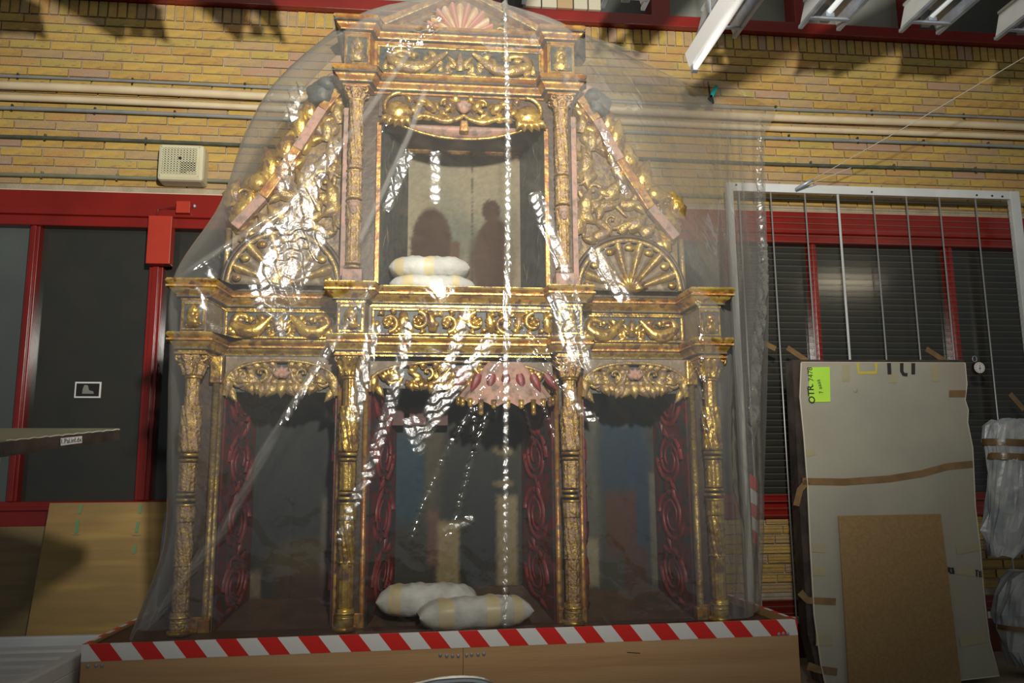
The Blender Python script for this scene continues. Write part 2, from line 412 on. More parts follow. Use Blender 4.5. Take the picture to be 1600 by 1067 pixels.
# --- red glazed screen behind
w1 = thing('window_1', (0, WY, .88), kind='structure')
MB().box(-6, 7, WY-.05, WY+.1, 2.87, 2.985).box(-6, 7, WY-.075, WY+.1, 2.82, 2.872).box(-6, 7, WY-.05, WY+.1, 2.755, 2.822).build('header_rail', M['red'], w1, bevel=.006)
MB().box(-6, 7, WY-.02, WY+.08, 2.985, 2.998).build('cream_ledge', M['cream'], w1)
MB().box(-6, 7, WY-.035, WY+.1, .885, 1.04).box(-6, 7, WY-.055, WY+.1, .985, 1.01).build('bottom_rail', M['red'], w1, bevel=.005)
posts = [(-4.1, .07), (-2.635, .06), (-1.885, .085), (-.8, .06), (.45, .06), (2.51, .055), (3.527, .055), (4.6, .055)]
for x, w in posts:
    MB().box(x-w/2, x+w/2, WY-.03, WY+.1, 1.04, 2.755).box(x-w*.22, x+w*.22, WY-.045, WY-.02, 1.04, 2.755).build('post', M['red'], w1, bevel=.004)
xs = [-6]+[p[0] for p in posts]+[7]
for a, b_ in zip(xs[:-1], xs[1:]):
    dark = not (b_ < -2.6)
    MB().box(a+.02, b_-.02, WY+.03, WY+.04, 1.03, 2.76).build('pane', M['glass_dark'] if dark else M['glass_light'], w1)
# --- clerestory
w2 = thing('window_2', (0, WY, 4.35), kind='structure')
MB().box(-6, 7, WY-.06, WY+.25, 4.335, 4.42).build('bottom_rail', M['red'], w2, bevel=.006)
cl = [-3.3, -1.9, -.78, .3, 1.52, 2.53, 3.43, 4.6]
for x in cl: MB().box(x-.035 if x != 1.52 else x-.10, x+.035, WY-.04, WY+.2, 4.42, 5.3).build('mullion', M['red'], w2, bevel=.004)
xs = [-6]+cl+[7]; gl_ = ['glass_dim', 'glass_dim', 'glass_grey', 'glass_grey', 'glass_dim', 'glass_grey', 'glass_grey', 'glass_dim', 'glass_dim']
for i, (a, b_) in enumerate(zip(xs[:-1], xs[1:])):
    MB().box(a+.03, b_-.03, WY+.12, WY+.13, 4.41, 5.3).build('pane', M[gl_[i]], w2)
# shutter box and bracket on the left post
bx = thing('closer_box', P(248, 415, 1.2), 'small bright red box fixed to the red window post left of the altar', 'box')
x0, _, z0 = P(228, 412, 1.2); x1, _, z1 = P(270, 338, 1.2)
MB().box(x0, x1, 1.19, WY-.03, z0, z1).build('body', M['red_bright'], bx, bevel=.004)
x2, _, zb = P(275, 333, 1.2); x3, _, zt = P(298, 315, 1.2)
MB().box(x2, x3, 1.19, WY-.05, zb, zt).build('bracket', M['red_bright'], bx, bevel=.003)
MB().tube([(x0+.04, 1.21, z1), (x0+.05, 1.21, z1+.05), (x0+.12, 1.21, zb+.04), (x2, 1.21, zb+.04)], .004, 6).build('cable', M['red_matt'], bx, True)
MB().blob((P(304, 322, 1.24)[0], 1.24, P(304, 322, 1.24)[2]), .01, .01, .012).build('bolt', M['galv'], bx, True)
# photo stuck to the pane
c = P(137, 609, WY+.02); ph = thing('small_photograph', c, 'small white bordered photograph stuck on the dark window pane', 'photograph')
MB().box(c[0]-.078, c[0]+.078, WY+.022, WY+.028, c[2]-.05, c[2]+.05).build('print_border', M['paper'], ph)
MB().box(c[0]-.068, c[0]+.068, WY+.018, WY+.022, c[2]-.04, c[2]+.04).build('dark_image', M['black'], ph)
MB().prism([(c[0]-.03, c[2]-.025), (c[0]+.04, c[2]-.025), (c[0]+.035, c[2]-.01), (c[0]+.01, c[2]-.003), (c[0], c[2]+.028), (c[0]-.02, c[2]+.03), (c[0]-.028, c[2]+.005)], WY+.015, WY+.018).build('pale_figure', M['glass_grey'], ph)

# --- pipes along the wall
def pipe(name, pl, pr, r, mt, label, clips=(), clipm='steel_clip', group=None, x0=-5.5, x1=6.5, gap=None):
    y = WY-.012-r
    a = P(*pl, y); b_ = P(*pr, y); zc = (a[2]+b_[2])/2
    t = thing(name, (0, y, zc), label, 'pipe', group)
    for q0, q1 in (gap or [(x0, x1)]):
        n = 40; MB().tube([(q0+(q1-q0)*i/n, y, zc+.004*math.sin((q0+(q1-q0)*i/n)*2.1)) for i in range(n+1)], r, 10).build('pipe_run', M[mt], t, True)
    for cx in clips:
        X = P(cx, pl[1] if cx < 800 else pr[1], y)[0]
        MB().tube([(X, y+(r+.002)*math.sin(q), zc+(r+.003)*math.cos(q)) for q in np.linspace(-.6, PI+.6, 9)][::1], .0045, 6).box(X-.005, X+.005, y-.004, WY-.009, zc+r, zc+r+.016).build('clip', M[clipm], t, True)
    return t
pipe('conduit', (200, 124), (1400, 181), .0095, 'conduit', 'topmost thin grey conduit with black clips along the brick wall', (27, 207, 383, 1213, 1363, 1506))
pipe('cream_pipe', (200, 137), (1400, 195), .027, 'cream', 'thicker cream pipe just under the top grey conduit', ())
pipe('cream_pipe', (200, 155), (1400, 212), .021, 'cream', 'thinner cream pipe, lower of the cream pair on the wall', ())
pipe('conduit', (200, 172), (1400, 226), .0125, 'conduit', 'grey conduit with black clips below the two cream pipes', (18, 148, 273, 1234, 1341, 1444, 1545))
pipe('conduit', (200, 217), (1400, 265), .012, 'dark_conduit', 'dark green conduit across the middle of the brick band', (70, 228, 1268, 1398, 1525), 'dark_conduit')
pipe('conduit', (200, 275), (1400, 318), .013, 'green_conduit', 'olive grey conduit running to the cream vent box', (65, 183), 'green_conduit')
# --- vent box
vx0, vx1, vz0, vz1 = -1.885, -1.6, 3.045, 3.29
v = thing('wall_vent', (-1.74, WY, vz0), 'square cream plastic vent box with grille on the brick wall', 'vent')
MB().box(vx0, vx1, 1.16, WY, vz0, vz1).build('housing', M['vent'], v, bevel=.022)
gx0, gx1, gz0, gz1 = vx0+.03, vx1-.045, vz0+.045, vz1-.03
MB().box(gx0, gx1, 1.1585, 1.165, gz0, gz1).build('backing', M['vent_dim'], v)
g = MB(); n = 11
for i in range(n+1):
    xx = gx0+(gx1-gx0)*i/n; g.box(xx-.0035, xx+.0035, 1.153, 1.162, gz0, gz1)
    q = gz0+(gz1-gz0)*i/n; g.box(gx0, gx1, 1.153, 1.162, q-.0035, q+.0035)
tag(g.build('grille', M['vent'], v), kind='stuff')
g = MB()
for i in range(5):
    for j in range(5):
        if j == 0 and i > 1: continue
        xx = gx0+(gx1-gx0)*(i+6)/n; q = gz0+(gz1-gz0)*(j+0)/n
        g.box(xx+.003, xx+(gx1-gx0)/n-.003, 1.1555, 1.159, q+.003, q+(gz1-gz0)/n-.003)
tag(g.build('hole_shade', M['black'], v), kind='stuff')  # black squares stand in for the shade inside the holes
MB().tube([(gx0+.11, 1.148, gz0+.10), (gx0+.11, 1.16, gz0+.10)], .009, 12).build('knob', M['black'], v)
for sx in (vx0+.02, vx1-.03):
    for sz in (vz0+.03, vz1-.02): MB().tube([(sx, 1.156, sz), (sx, 1.163, sz)], .004, 8).build('screw', M['vent_dim'], v)

# --- storage boxes on the clerestory ledge
for i, (a, b_, k) in enumerate(((822, 846, 'box_cream'), (848, 871, 'box_cream'), (872, 896, 'box_tan'), (898, 919, 'box_cream'), (921, 940, 'box_cream'))):
    xa = P(a, 10, 1.2)[0]; xb = P(b_, 10, 1.2)[0]
    lab = ['cream archive box on the ledge, first from the altar peak', 'cream archive box on the ledge, between a cream and the tan box', 'tan archive box on the high ledge', 'cream archive box on the ledge just past the tan one', 'narrow cream archive box on the ledge nearest the lamp'][i]
    t = thing('archive_box', ((xa+xb)/2, 1.27, 4.42), lab, 'box', 'archive boxes on the high ledge')
    MB().box(xa, xb, 1.22, WY+.1, 4.42, 4.62).build('body', M[k], t, bevel=.004)
    MB().box(xa-.003, xb+.003, 1.213, WY+.1, 4.62, 4.66).build('lid', M[k], t, bevel=.004)
    if i == 4: MB().tube([((xa+xb)/2, 1.213, 4.53), ((xa+xb)/2, 1.222, 4.53)], .014, 12).build('finger_hole', M['black'], t)

# --- fluorescent fittings under the ceiling
def fitting(x, zb, y0, y1, label, kind):
    t = thing('ceiling_lamp', (x, y0, zb), label, 'lamp', 'fluorescent ceiling lamps')
    L_ = y1-y0
    if kind == 'batten':
        MB().hexa([(x-.028, y0, zb), (x+.028, y0, zb), (x+.028, y1, zb), (x-.028, y1, zb), (x-.05, y0, zb+.09), (x+.05, y0, zb+.09), (x+.05, y1, zb+.09), (x-.05, y1, zb+.09)]).build('channel', M['bright_white'], t, bevel=.006)
        MB().tube([(x, y0+.05, zb-.02), (x, y1-.02, zb-.02)], .017, 12).build('tube', M['bright_white'], t, True)
        for yy in (y0, y1-.05): MB().box(x-.018, x+.018, yy, yy+.04, zb-.04, zb+.01).build('lamp_holder', M['galv'], t)
    else:
        for sx in (-1, 1):
            MB().hexa([(x+sx*.12-.004, y0, zb), (x+sx*.12+.004, y0, zb), (x+sx*.12+.004, y1, zb), (x+sx*.12-.004, y1, zb), (x+sx*.075-.004, y0, zb+.17), (x+sx*.075+.004, y0, zb+.17), (x+sx*.075+.004, y1, zb+.17), (x+sx*.075-.004, y1, zb+.17)]).build('side_reflector', M['white_metal'] if sx < 0 else M['galv'], t)
            MB().box(x+sx*.12-.012, x+sx*.12+.012, y0, y1, zb-.012, zb+.006).build('rim', M['galv'], t)
        MB().box(x-.09, x+.09, y0, y1, zb+.165, zb+.18).build('top_plate', M['white_metal'], t)
        MB().tube([(x, y0+.05, zb+.03), (x, y1-.05, zb+.03)], .018, 12).build('tube', M['tube'], t, True)
        for yy in (y1-.12, y1-.75): MB().box(x-.12, x+.12, yy-.012, yy+.012, zb-.016, zb-.004).build('cross_bar', M['galv'], t)
        MB().box(x-.025, x+.025, y1-.14, y1-.06, zb-.004, zb+.06).build('lamp_holder', M['galv'], t)
    for yy in (y0+.25*L_, y0+.8*L_): MB().tube([(x, yy, zb+.09), (x, yy, 5.3)], .006, 6).build('hanger', M['galv'], t)
a = P(1083, 106, .45); fitting(a[0], a[2], -1.2, .45, 'bright white lamp batten hanging lowest, its end above the teal clamp', 'batten')
for px, py, lab in ((1262, 44, 'grey trough lamp second from the bright batten on its right'), (1418, 50, 'grey trough lamp between two others at top right'), (1566, 62, 'pale trough lamp at the right edge of the photo'), (955, 12, 'twin rimmed lamp end peeking in left of the bright batten'), (1128, 15, 'grey trough lamp just behind the bright batten'), (768, 2, 'lamp end peeking in above the altar peak')):
    a = P(px+18, py, .3); fitting(a[0], a[2], -1.3, .3 if px != 1128 else .6, lab, 'trough')
for px, py, lab in ((430, -14, 'trough lamp above the frame, shading the bricks left of the altar peak'), (250, -16, 'trough lamp above the frame, shading the bricks over the vent box'), (62, -22, 'trough lamp above the frame, shading the bricks at the top left corner')):
    a = P(px, py, .3); fitting(a[0], a[2], -1.3, .3, lab, 'trough')
# the lit lamp behind the photographer's right, mirrored in the panes
t = thing('ceiling_lamp', (5.6, -3.9, 3.7), 'lit lamp behind the camera mirrored in the right window panes', 'lamp')
MB().box(5.2, 6.1, -4.05, -3.95, 3.85, 3.95).build('channel', M['white_metal'], t)
em = bpy.data.materials.new('lit_tube'); em.use_nodes = True; eb = em.node_tree.nodes['Principled BSDF']; eb.inputs['Emission Color'].default_value = (1, .86, .6, 1); eb.inputs['Emission Strength'].default_value = 28
MB().tube([(5.2, -4, 3.82), (6.1, -4, 3.82)], .035, 10).build('tube', em, t, True)
MB().tube([(5.3, -4, 3.95), (5.3, -4, 5.3)], .006, 6).build('hanger', M['galv'], t)

# ================================================================== PLATFORM
PX0, PX1, PY0, PY1 = -1.592, 1.522, -.30, .72
pf = thing('display_platform', (0, .2, 0), 'low varnished plywood platform under the gilded altar, edged with striped tape', 'platform')
def ztop(x): return .483+(x-PX0)/(PX1-PX0)*.024
xm = -.005
for a, b_ in ((PX0, xm-.001), (xm+.001, PX1)):
    MB().hexa([(a, PY0, .0), (b_, PY0, .0), (b_, PY0+.022, .0), (a, PY0+.022, .0), (a, PY0, ztop(a)), (b_, PY0, ztop(b_)), (b_, PY0+.022, ztop(b_)), (a, PY0+.022, ztop(a))]).build('front_board', M['ply'], pf)
for a in (PX0, PX1-.022):
    MB().hexa([(a, PY0+.022, 0), (a+.022, PY0+.022, 0), (a+.022, PY1, 0), (a, PY1, 0), (a, PY0+.022, ztop(a)), (a+.022, PY0+.022, ztop(a)), (a+.022, PY1, ztop(a)), (a, PY1, ztop(a))]).build('side_board', M['ply'], pf)
MB().box(PX0+.02, PX1-.02, PY0+.02, PY1, .44, .472).build('deck', M['deck'], pf)
tp = MB(); tw = .0855; x = PX0-.06; k = 0; hh = .068
while x < PX1+.05:
    pts = [(x, 1), (x+tw, 1), (x+tw+.055, 0), (x+.055, 0)]; q = []
    xa, xb, xc, xd = [min(max(p[0], PX0), PX1) for p in pts]
    if xc-xd > .001 or xb-xa > .001:
        y = PY0-.0015
        b0 = len(tp.v); tp.v += [(xa, y, ztop(xa)+.001), (xb, y, ztop(xb)+.001), (xc, y, ztop(xc)-hh), (xd, y, ztop(xd)-hh)]
        tp.f.append((b0, b0+3, b0+2, b0+1)); tp.m.append(k % 2)
        b0 = len(tp.v); tp.v += [(xa, y, ztop(xa)+.001), (xb, y, ztop(xb)+.001), (xb, y+.012, ztop(xb)+.0015), (xa, y+.012, ztop(xa)+.0015)]
        tp.f.append((b0, b0+1, b0+2, b0+3)); tp.m.append(k % 2)
    x += tw; k += 1
tp.build('hazard_tape', [M['tape_white'], M['tape_red']], pf)
for sx in (PX0-.0015, PX1+.0015):
    tp = MB(); y = PY0
    k = 0
    while y < PY1-.05:
        zt_ = ztop(sx)
        tp.v += [(sx, y, zt_+.001), (sx, y+.085, zt_+.001), (sx, min(y+.14, PY1), zt_-.05), (sx, y+.055, zt_-.05)]; b0 = len(tp.v)-4; tp.f.append((b0, b0+1, b0+2, b0+3)); tp.m.append(k % 2); k += 1
        tp.v += [(sx, y, zt_+.0015), (sx, y+.085, zt_+.0015), (sx+(.02 if sx < 0 else -.02), y+.085, zt_+.0015), (sx+(.02 if sx < 0 else -.02), y, zt_+.0015)]; b0 = len(tp.v)-4; tp.f.append((b0, b0+1, b0+2, b0+3)); tp.m.append(k % 2)
        y += .085
    tp.build('hazard_tape', [M['tape_white'], M['tape_red']], pf)
for px, py in ((688, 1024), (698, 1025), (707, 1025), (716, 1025), (729, 1024), (737, 1023), (747, 1023), (756, 1022), (137, 1041), (150, 1040), (159, 1040), (1217, 991), (1224, 990), (1231, 990)):
    c = P(px, py, PY0-.001); MB().blob((c[0], PY0-.001, c[2]), .0075, .003, .009, 0, 10, 6).build('screw', M['galv'], pf, True)
c = P(990, 1020, PY0-.001); MB().bar((c[0]-.03, PY0-.0008, c[2]+.003), (c[0]+.03, PY0-.0008, c[2]-.002), .003, .001).build('scratch', M['ink'], pf)

# ================================================================== ALTARPIECE
al = thing('altarpiece', (0, .2, .472), 'tall gilded carved altarpiece with columns and painted niches under clear plastic', 'altarpiece')
def zc(py, y=-.1, px=720): return P(px, py, y)[2]
Z0 = .472
# --- plan paths
LP = [(-1.315, .42), (-1.315, -.15), (-1.20, -.15), (-1.172, .07), (-.612, .07), (-.60, -.15), (-.47, -.15), (-.455, -.07), (.448, -.07), (.462, -.15), (.585, -.15), (.60, .07), (1.165, .07), (1.178, -.15), (1.285, -.15), (1.285, .42)]
UPt = [(-.60, .42), (-.60, -.13), (-.475, -.13), (-.455, -.05), (.425, -.05), (.435, -.13), (.575, -.13), (.575, .42)]
def cor(z0, z1, out, kind='cornice'):
    h = z1-z0
    prof = [(-.02, z0), (.004, z0), (.004, z0+.12*h), (.018, z0+.16*h)]
    prof += [(.018+(out-.03)*(.5-.5*math.cos(q*PI)), z0+h*(.2+.32*q)) for q in np.linspace(0, 1, 6)]
    prof += [(out-.006, z0+.56*h), (out-.006, z0+.68*h), (out-.012, z0+.70*h), (out, z0+.78*h), (out+.006, z0+.88*h), (out, z0+.98*h), (out, z1), (-.3, z1)]
    return prof
zl0, zl1 = 1.742, 1.832; zf1 = 1.988; zt1 = 2.082
def cornice(z0, z1, out, path, name, mt_main, mt_band):
    MB().molding(cor(z0, z1, out), path).build(name, M[mt_main], al, True, angle=28)
    MB().molding([(.002, z0+.10*(z1-z0)), (.0215, z0+.135*(z1-z0)), (.0215, z0+.19*(z1-z0)), (.004, z0+.22*(z1-z0))], path).build('dark_fillet', M['slate'], al, True, angle=28)
    MB().molding([(out*.52, z0+.545*(z1-z0)), (out+.0025, z0+.57*(z1-z0)), (out+.0025, z0+.66*(z1-z0)), (out*.5, z0+.69*(z1-z0))], path).build('dark_fillet', M[mt_band], al, True, angle=28)
cornice(zl0, zl1, .045, LP, 'lower_cornice', 'gold', 'bole')
MB().molding([(0, zl1-.005), (0, zf1+.01)], LP).build('frieze_wall', M['grey'], al)
cornice(zf1, zt1, .058, LP, 'upper_cornice', 'gold', 'bole')
MB().box(-1.31, 1.28, .0, .42, zt1-.012, zt1-.002).build('cornice_shelf', M['darkwood'], al)
zu0, zu1, zu2, zu3 = 3.105, 3.195, 3.385, 3.465
cornice(zu0, zu1, .05, UPt, 'crown_lower_cornice', 'bole', 'slate')
MB().molding([(0, zu1-.005), (0, zu2+.01)], UPt).build('crown_frieze_wall', M['bole'], al)
cornice(zu2, zu3, .05, UPt, 'crown_upper_cornice', 'bole', 'slate')

# --- carved friezes
def frame(mb, x0, x1, z0, z1, y, w=.012, t=.012, mi=0):
    mb.box(x0, x1, y-t, y, z0, z0+w, mi).box(x0, x1, y-t, y, z1-w, z1, mi).box(x0, x0+w, y-t, y, z0+w, z1-w, mi).box(x1-w, x1, y-t, y, z0+w, z1-w, mi)
def dolphin_frieze(x0, x1, z0, z1, y, name, mt='gold'):
    cx = (x0+x1)/2; hw = (x1-x0)/2; h = z1-z0; q = MB()
    MB().box(x0, x1, y-.002, y+.004, z0, z1).build('sunk_ground', M['slate'], al)
    f_ = MB(); frame(f_, x0-.01, x1+.01, z0-.008, z1+.008, y); f_.build('panel_frame', M['gold'], al, bevel=.003)
    for s in (-1, 1):
        X = lambda t: cx+s*hw*t
        q.spath([(X(.16), z0+.86*h), (X(.30), z0+.55*h), (X(.46), z0+.26*h), (X(.68), z0+.24*h), (X(.86), z0+.5*h), (X(.80), z0+.80*h), (X(.64), z0+.78*h), (X(.62), z0+.58*h)], y-.012, [.010, .022, .034, .036, .026, .018, .014, .010], n=42)
        q.leaf(X(.30), z0+.55*h, PI/2-s*.5, h*.42, h*.26, .02, y-.006, bend=-s*.8)
        q.leaf(X(.62), z0+.62*h, PI*.5+s*.9, h*.30, h*.22, .02, y-.008, bend=s*1.)
        q.leaf(X(.80), z0+.12*h, PI*.5-s*1.2, h*.34, h*.2, .016, y-.006)
        q.leaf(X(.92), z0+.1*h, PI*.5-s*.2, h*.36, h*.18, .016, y-.006, bend=s*.6)
        q.scroll(X(.09), z0+.28*h, h*.17, h*.04, -PI/2, -PI/2+s*5.2, .008, .004, y-.008)
        q.leaf(X(.05), z0+.35*h, PI/2-s*.55, h*.45, h*.16, .014, y-.005, bend=-s*.4)
        q.leaf(X(.10), z0+.12*h, -s*.3+(0 if s > 0 else PI), h*.35, h*.14, .012, y-.004)
    rr8 = random.Random(4)
    for k in range(16):
        tx, tz, an, ll, bb = rr8.uniform(.06, .95), rr8.uniform(.1, .75), rr8.uniform(0, 6.28), rr8.uniform(.22, .36), rr8.uniform(-1, 1)
        for s in (-1, 1): q.leaf(cx+s*hw*tx, z0+tz*h, an if s > 0 else PI-an, h*ll, h*.15, .010, y-.003, bend=bb*s)
    q.leaf(cx, z0+.16*h, PI/2, h*.7, h*.25, .022, y-.006, ribs=True)
    q.blob((cx, y-.02, z0+.42*h), h*.09, h*.07, h*.09)
    q.build(name, M[mt], al, True)
def rinceau(x0, x1, z0, z1, y, name, mt='gold', n=4):
    cx = (x0+x1)/2; h = z1-z0; q = MB(); wd = (x1-x0)/n
    MB().box(x0, x1, y-.002, y+.004, z0, z1).build('sunk_ground', M['slate'], al)
    f_ = MB(); frame(f_, x0-.01, x1+.01, z0-.008, z1+.008, y); f_.build('panel_frame', M['gold'], al, bevel=.003)
    for i in range(n):
        c = x0+wd*(i+.5); s = 1 if i % 2 else -1; m_ = 1 if i < n/2 else -1
        zz_ = z0+h*(.5+.04*s)
        q.scroll(c, zz_, h*.40, h*.12, s*PI/2, s*PI/2-s*m_*2*PI*.95, .014, .007, y-.012, n=34)
        for kk in range(4): q.leaf(c+h*.04*math.cos(kk*1.57), zz_+h*.04*math.sin(kk*1.57), kk*PI/2+.6*s, h*.24, h*.20, .022, y-.006, bend=.8*s)
        for kk in range(5):
            aa = s*PI/2-s*m_*(.4+kk*1.05); q.leaf(c+h*.42*math.cos(aa), zz_+h*.42*math.sin(aa), aa-s*m_*1.1, h*.30, h*.17, .018, y-.008, bend=-s*m_*.9)
        q.leaf(c+wd*.5, z0+h*(.5-.42*s), PI/2*s, h*.85, h*.28, .022, y-.008, bend=.5*s, ribs=True)
        q.leaf(c+wd*.46, z0+h*(.5+.42*s), -s*PI/2+.9, h*.32, h*.2, .018, y-.006, bend=.7)
    q.leaf(cx, z0+.1*h, PI/2, h*.8, h*.26, .022, y-.006, ribs=True)
    q.build(name, M[mt], al, True)
fz0, fz1 = zl1+.02, zf1-.018
dolphin_frieze(-1.155, -.63, fz0, fz1+.01, .065, 'dolphin_relief')
dolphin_frieze(.62, 1.15, fz0, fz1+.01, .065, 'dolphin_relief')
rinceau(-.43, .425, fz0, fz1, -.075, 'scroll_relief', n=6)
def block_panel(x0, x1, z0, z1, y, mt='gold'):
    MB().box(x0+.012, x1-.012, y-.003, y, z0, z1).build('block_ground', M['slate'], al)
    f_ = MB(); frame(f_, x0+.006, x1-.006, z0-.006, z1+.006, y, .008, .008); f_.build('block_frame', M['gold'], al)
    q = MB(); cx = (x0+x1)/2; h = z1-z0; w = x1-x0
    q.leaf(cx, z0+.05*h, PI/2, h*.5, w*.42, .02, y-.004, ribs=True); q.leaf(cx, z0+.5*h, PI/2, h*.45, w*.36, .02, y-.004)
    for s in (-1, 1):
        q.leaf(cx, z0+.3*h, PI/2-s*.9, h*.34, w*.2, .016, y-.004, bend=s*.8); q.leaf(cx, z0+.65*h, PI/2-s*1., h*.26, w*.18, .016, y-.004, bend=s*.8)
        q.scroll(cx+s*w*.18, z0+.16*h, w*.13, w*.04, 0, s*5, .005, .003, y-.006)
    q.blob((cx, y-.018, z0+.55*h), w*.12, .012, w*.14)
    q.build('block_relief', M[mt], al, True)
for a, b_ in ((-1.315, -1.20), (-.60, -.47), (.462, .585), (1.178, 1.285)): block_panel(a, b_, fz0, fz1, -.152)
dolphin_frieze(-.43, .40, zu1+.025, zu2-.02, -.052, 'crown_relief', 'gold_pale')
for a, b_ in ((-.60, -.475), (.435, .575)): block_panel(a, b_, zu1+.03, zu2-.02, -.132, 'gold_pale')

# --- columns
def ring_part(par, mt, z, r, h, cx, cy):
    q = MB(); ring(q, z, r, h, cx, cy); return q.build('ring', M[mt], par, True)
def leafy(k, amp, tw, z0, z1):
    amp *= 1.35
    def fn(th, z):
        t = (z-z0)/(z1-z0)
        return 1+amp*(abs(math.sin(k*.5*th+tw*t*PI))**.6-.5)+amp*.35*math.sin(th*k*2+t*22)
    return fn
def flute(k, amp): return lambda th, z: 1-amp*max(0, math.cos(k*th))**.5 if math.cos(k*th) > 0 else 1
def seg(mb, p, cx, cy, fn=None, n=None, sg=40):
    n = n or max(4, int(abs(p[-1][1]-p[0][1])/.006)); zs = np.linspace(p[0][1], p[-1][1], n)
    rr = np.interp(zs, [q[1] for q in p], [q[0] for q in p]); mb.lathe(list(zip(rr, zs)), cx, cy, sg, 0, fn)
def ring(mb, z, r, h, cx, cy):
    mb.lathe([(r-h*.5, z-h*.5), (r-h*.1, z-h*.42), (r, z-h*.15), (r, z+h*.15), (r-h*.1, z+h*.42), (r-h*.5, z+h*.5)], cx, cy, 28)
def capital(par, cx, cy, z0, z1, r0, r1, mt):
    c = MB(); h = z1-z0
    seg(c, [(r0*1.05, z0), (r0*1.1, z0+.3*h), (r0*1.5, z0+.6*h), (r1, z0+.86*h)], cx, cy, leafy(8, .25, 0, z0, z1), 14, 40)
    for k in range(8):
        a = 2*PI*k/8+PI/8
        for rr_, zz_, s_ in ((r0*1.15, z0+.12*h, .55), (r0*1.35, z0+.45*h, .5)):
            rr_ *= 1
            ca, sa = math.cos(a), math.sin(a)
            pts = [(cx+(rr_+q*q*.016)*ca, cy+(rr_+q*q*.016)*sa, zz_+q*s_*h*.7) for q in np.linspace(0, 1, 5)]+[(cx+(rr_+.024)*ca, cy+(rr_+.024)*sa, zz_+s_*h*.6)]
            c.tube(pts, [.006, .009, .010, .008, .006, .004], 6)
    for sx in (-1, 1):
        for sy in (-1, 1):
            c.scroll(cx+sx*r1*.85, z0+.78*h, .016, .004, -PI/2, -PI/2+sx*5.5, .006, .004, cy+sy*r1*.8, n=14)
    c.build('capital', M[mt], par, True)
    MB().box(cx-r1*1.12, cx+r1*1.12, cy-r1*1.12, cy+r1*1.12, z1-.11*h, z1).build('abacus', M['bole'], par, bevel=.003)
def lower_column(cx, cy, mt, ccap):
    p = thing('column', (cx, cy, Z0), parent=al); zz = lambda py: 1.755-(py-553)*(1.755-.472)/(985-553)
    s = MB()
    seg(s, [(.030, zz(593)), (.032, zz(645))], cx, cy, flute(10, .12), 10)
    seg(s, [(.032, zz(640)), (.036, zz(670)), (.044, zz(700)), (.038, zz(712))], cx, cy, leafy(8, .30, .8, zz(712), zz(640)))
    seg(s, [(.036, zz(728)), (.037, zz(733)), (.042, zz(750)), (.044, zz(760)), (.036, zz(772))], cx, cy, leafy(8, .14, 0, zz(772), zz(733)))
    seg(s, [(.041, zz(790)), (.043, zz(812)), (.043, zz(818))], cx, cy, flute(12, .10))
    seg(s, [(.040, zz(818)), (.041, zz(860)), (.033, zz(882))], cx, cy, leafy(10, .24, 1.4, zz(882), zz(818)))
    seg(s, [(.034, zz(882)), (.036, zz(950))], cx, cy, flute(12, .13))
    seg(s, [(.036, zz(950)), (.047, zz(976)), (.042, Z0)], cx, cy, None, 8)
    s.build('shaft', M[mt], p, True)
    for py, rr_, h in ((595, .040, .014), (716, .046, .016), (724, .043, .014), (776, .046, .012), (784, .050, .014), (792, .045, .012), (957, .046, .013), (964, .043, .012), (980, .054, .02)): ring_part(p, 'gold', zz(py), rr_, h, cx, cy)
    capital(p, cx, cy, zz(592), 1.742, .038, .066, ccap)
lower_column(-1.258, -.10, 'gold_worn', 'gold_worn')
lower_column(-.535, -.10, 'gold', 'gold')
lower_column(.522, -.10, 'gold_worn', 'gold_worn')
lower_column(1.232, -.10, 'gold', 'gold')
def upper_column(cx, cy):
    p = thing('upper_column', (cx, cy, zt1), parent=al); zz = lambda py: 3.20-(py-112)*(3.20-2.082)/(447-112)
    s = MB()
    seg(s, [(.028, zz(158)), (.028, zz(200)), (.030, zz(235)), (.036, zz(256)), (.030, zz(264))], cx, cy, leafy(8, .28, 1.2, zz(264), zz(158)))
    seg(s, [(.034, zz(270)), (.041, zz(285)), (.040, zz(300)), (.031, zz(312))], cx, cy, leafy(12, .26, .3, zz(312), zz(270)))
    seg(s, [(.036, zz(318)), (.037, zz(330)), (.034, zz(348))], cx, cy, leafy(6, .16, .5, zz(348), zz(318)))
    seg(s, [(.034, zz(348)), (.035, zz(410))], cx, cy, flute(12, .14))
    s.build('shaft', M['gold_worn'], p, True)
    for py, rr_, h in ((160, .040, .016), (266, .041, .014), (272, .038, .01), (313, .041, .014), (320, .039, .01), (412, .040, .014), (419, .043, .014)): ring_part(p, 'gold_worn', zz(py), rr_, h, cx, cy)
    f_ = MB().blob((cx, cy-.034, zz(333)), .019, .014, .027).blob((cx, cy-.049, zz(334)), .004, .006, .009).blob((cx-.008, cy-.046, zz(329)), .005, .004, .003).blob((cx+.008, cy-.046, zz(329)), .005, .004, .003).blob((cx, cy-.046, zz(340)), .007, .004, .003)
    f_.blob((cx, cy-.028, zz(325)), .026, .016, .018)
    f_.build('carved_face', M['pink'], p, True)
    MB().box(cx-.048, cx+.048, cy-.05, cy+.06, zt1-.002, zz(424)).build('pedestal', M['pink'], p, bevel=.004)
    MB().box(cx-.056, cx+.056, cy-.058, cy+.06, zt1-.004, zt1+.018).build('plinth', M['bole'], p, bevel=.004)
    capital(p, cx, cy, zz(158), 3.105, .030, .050, 'gold_worn')
upper_column(-.537, -.085); upper_column(.508, -.085)

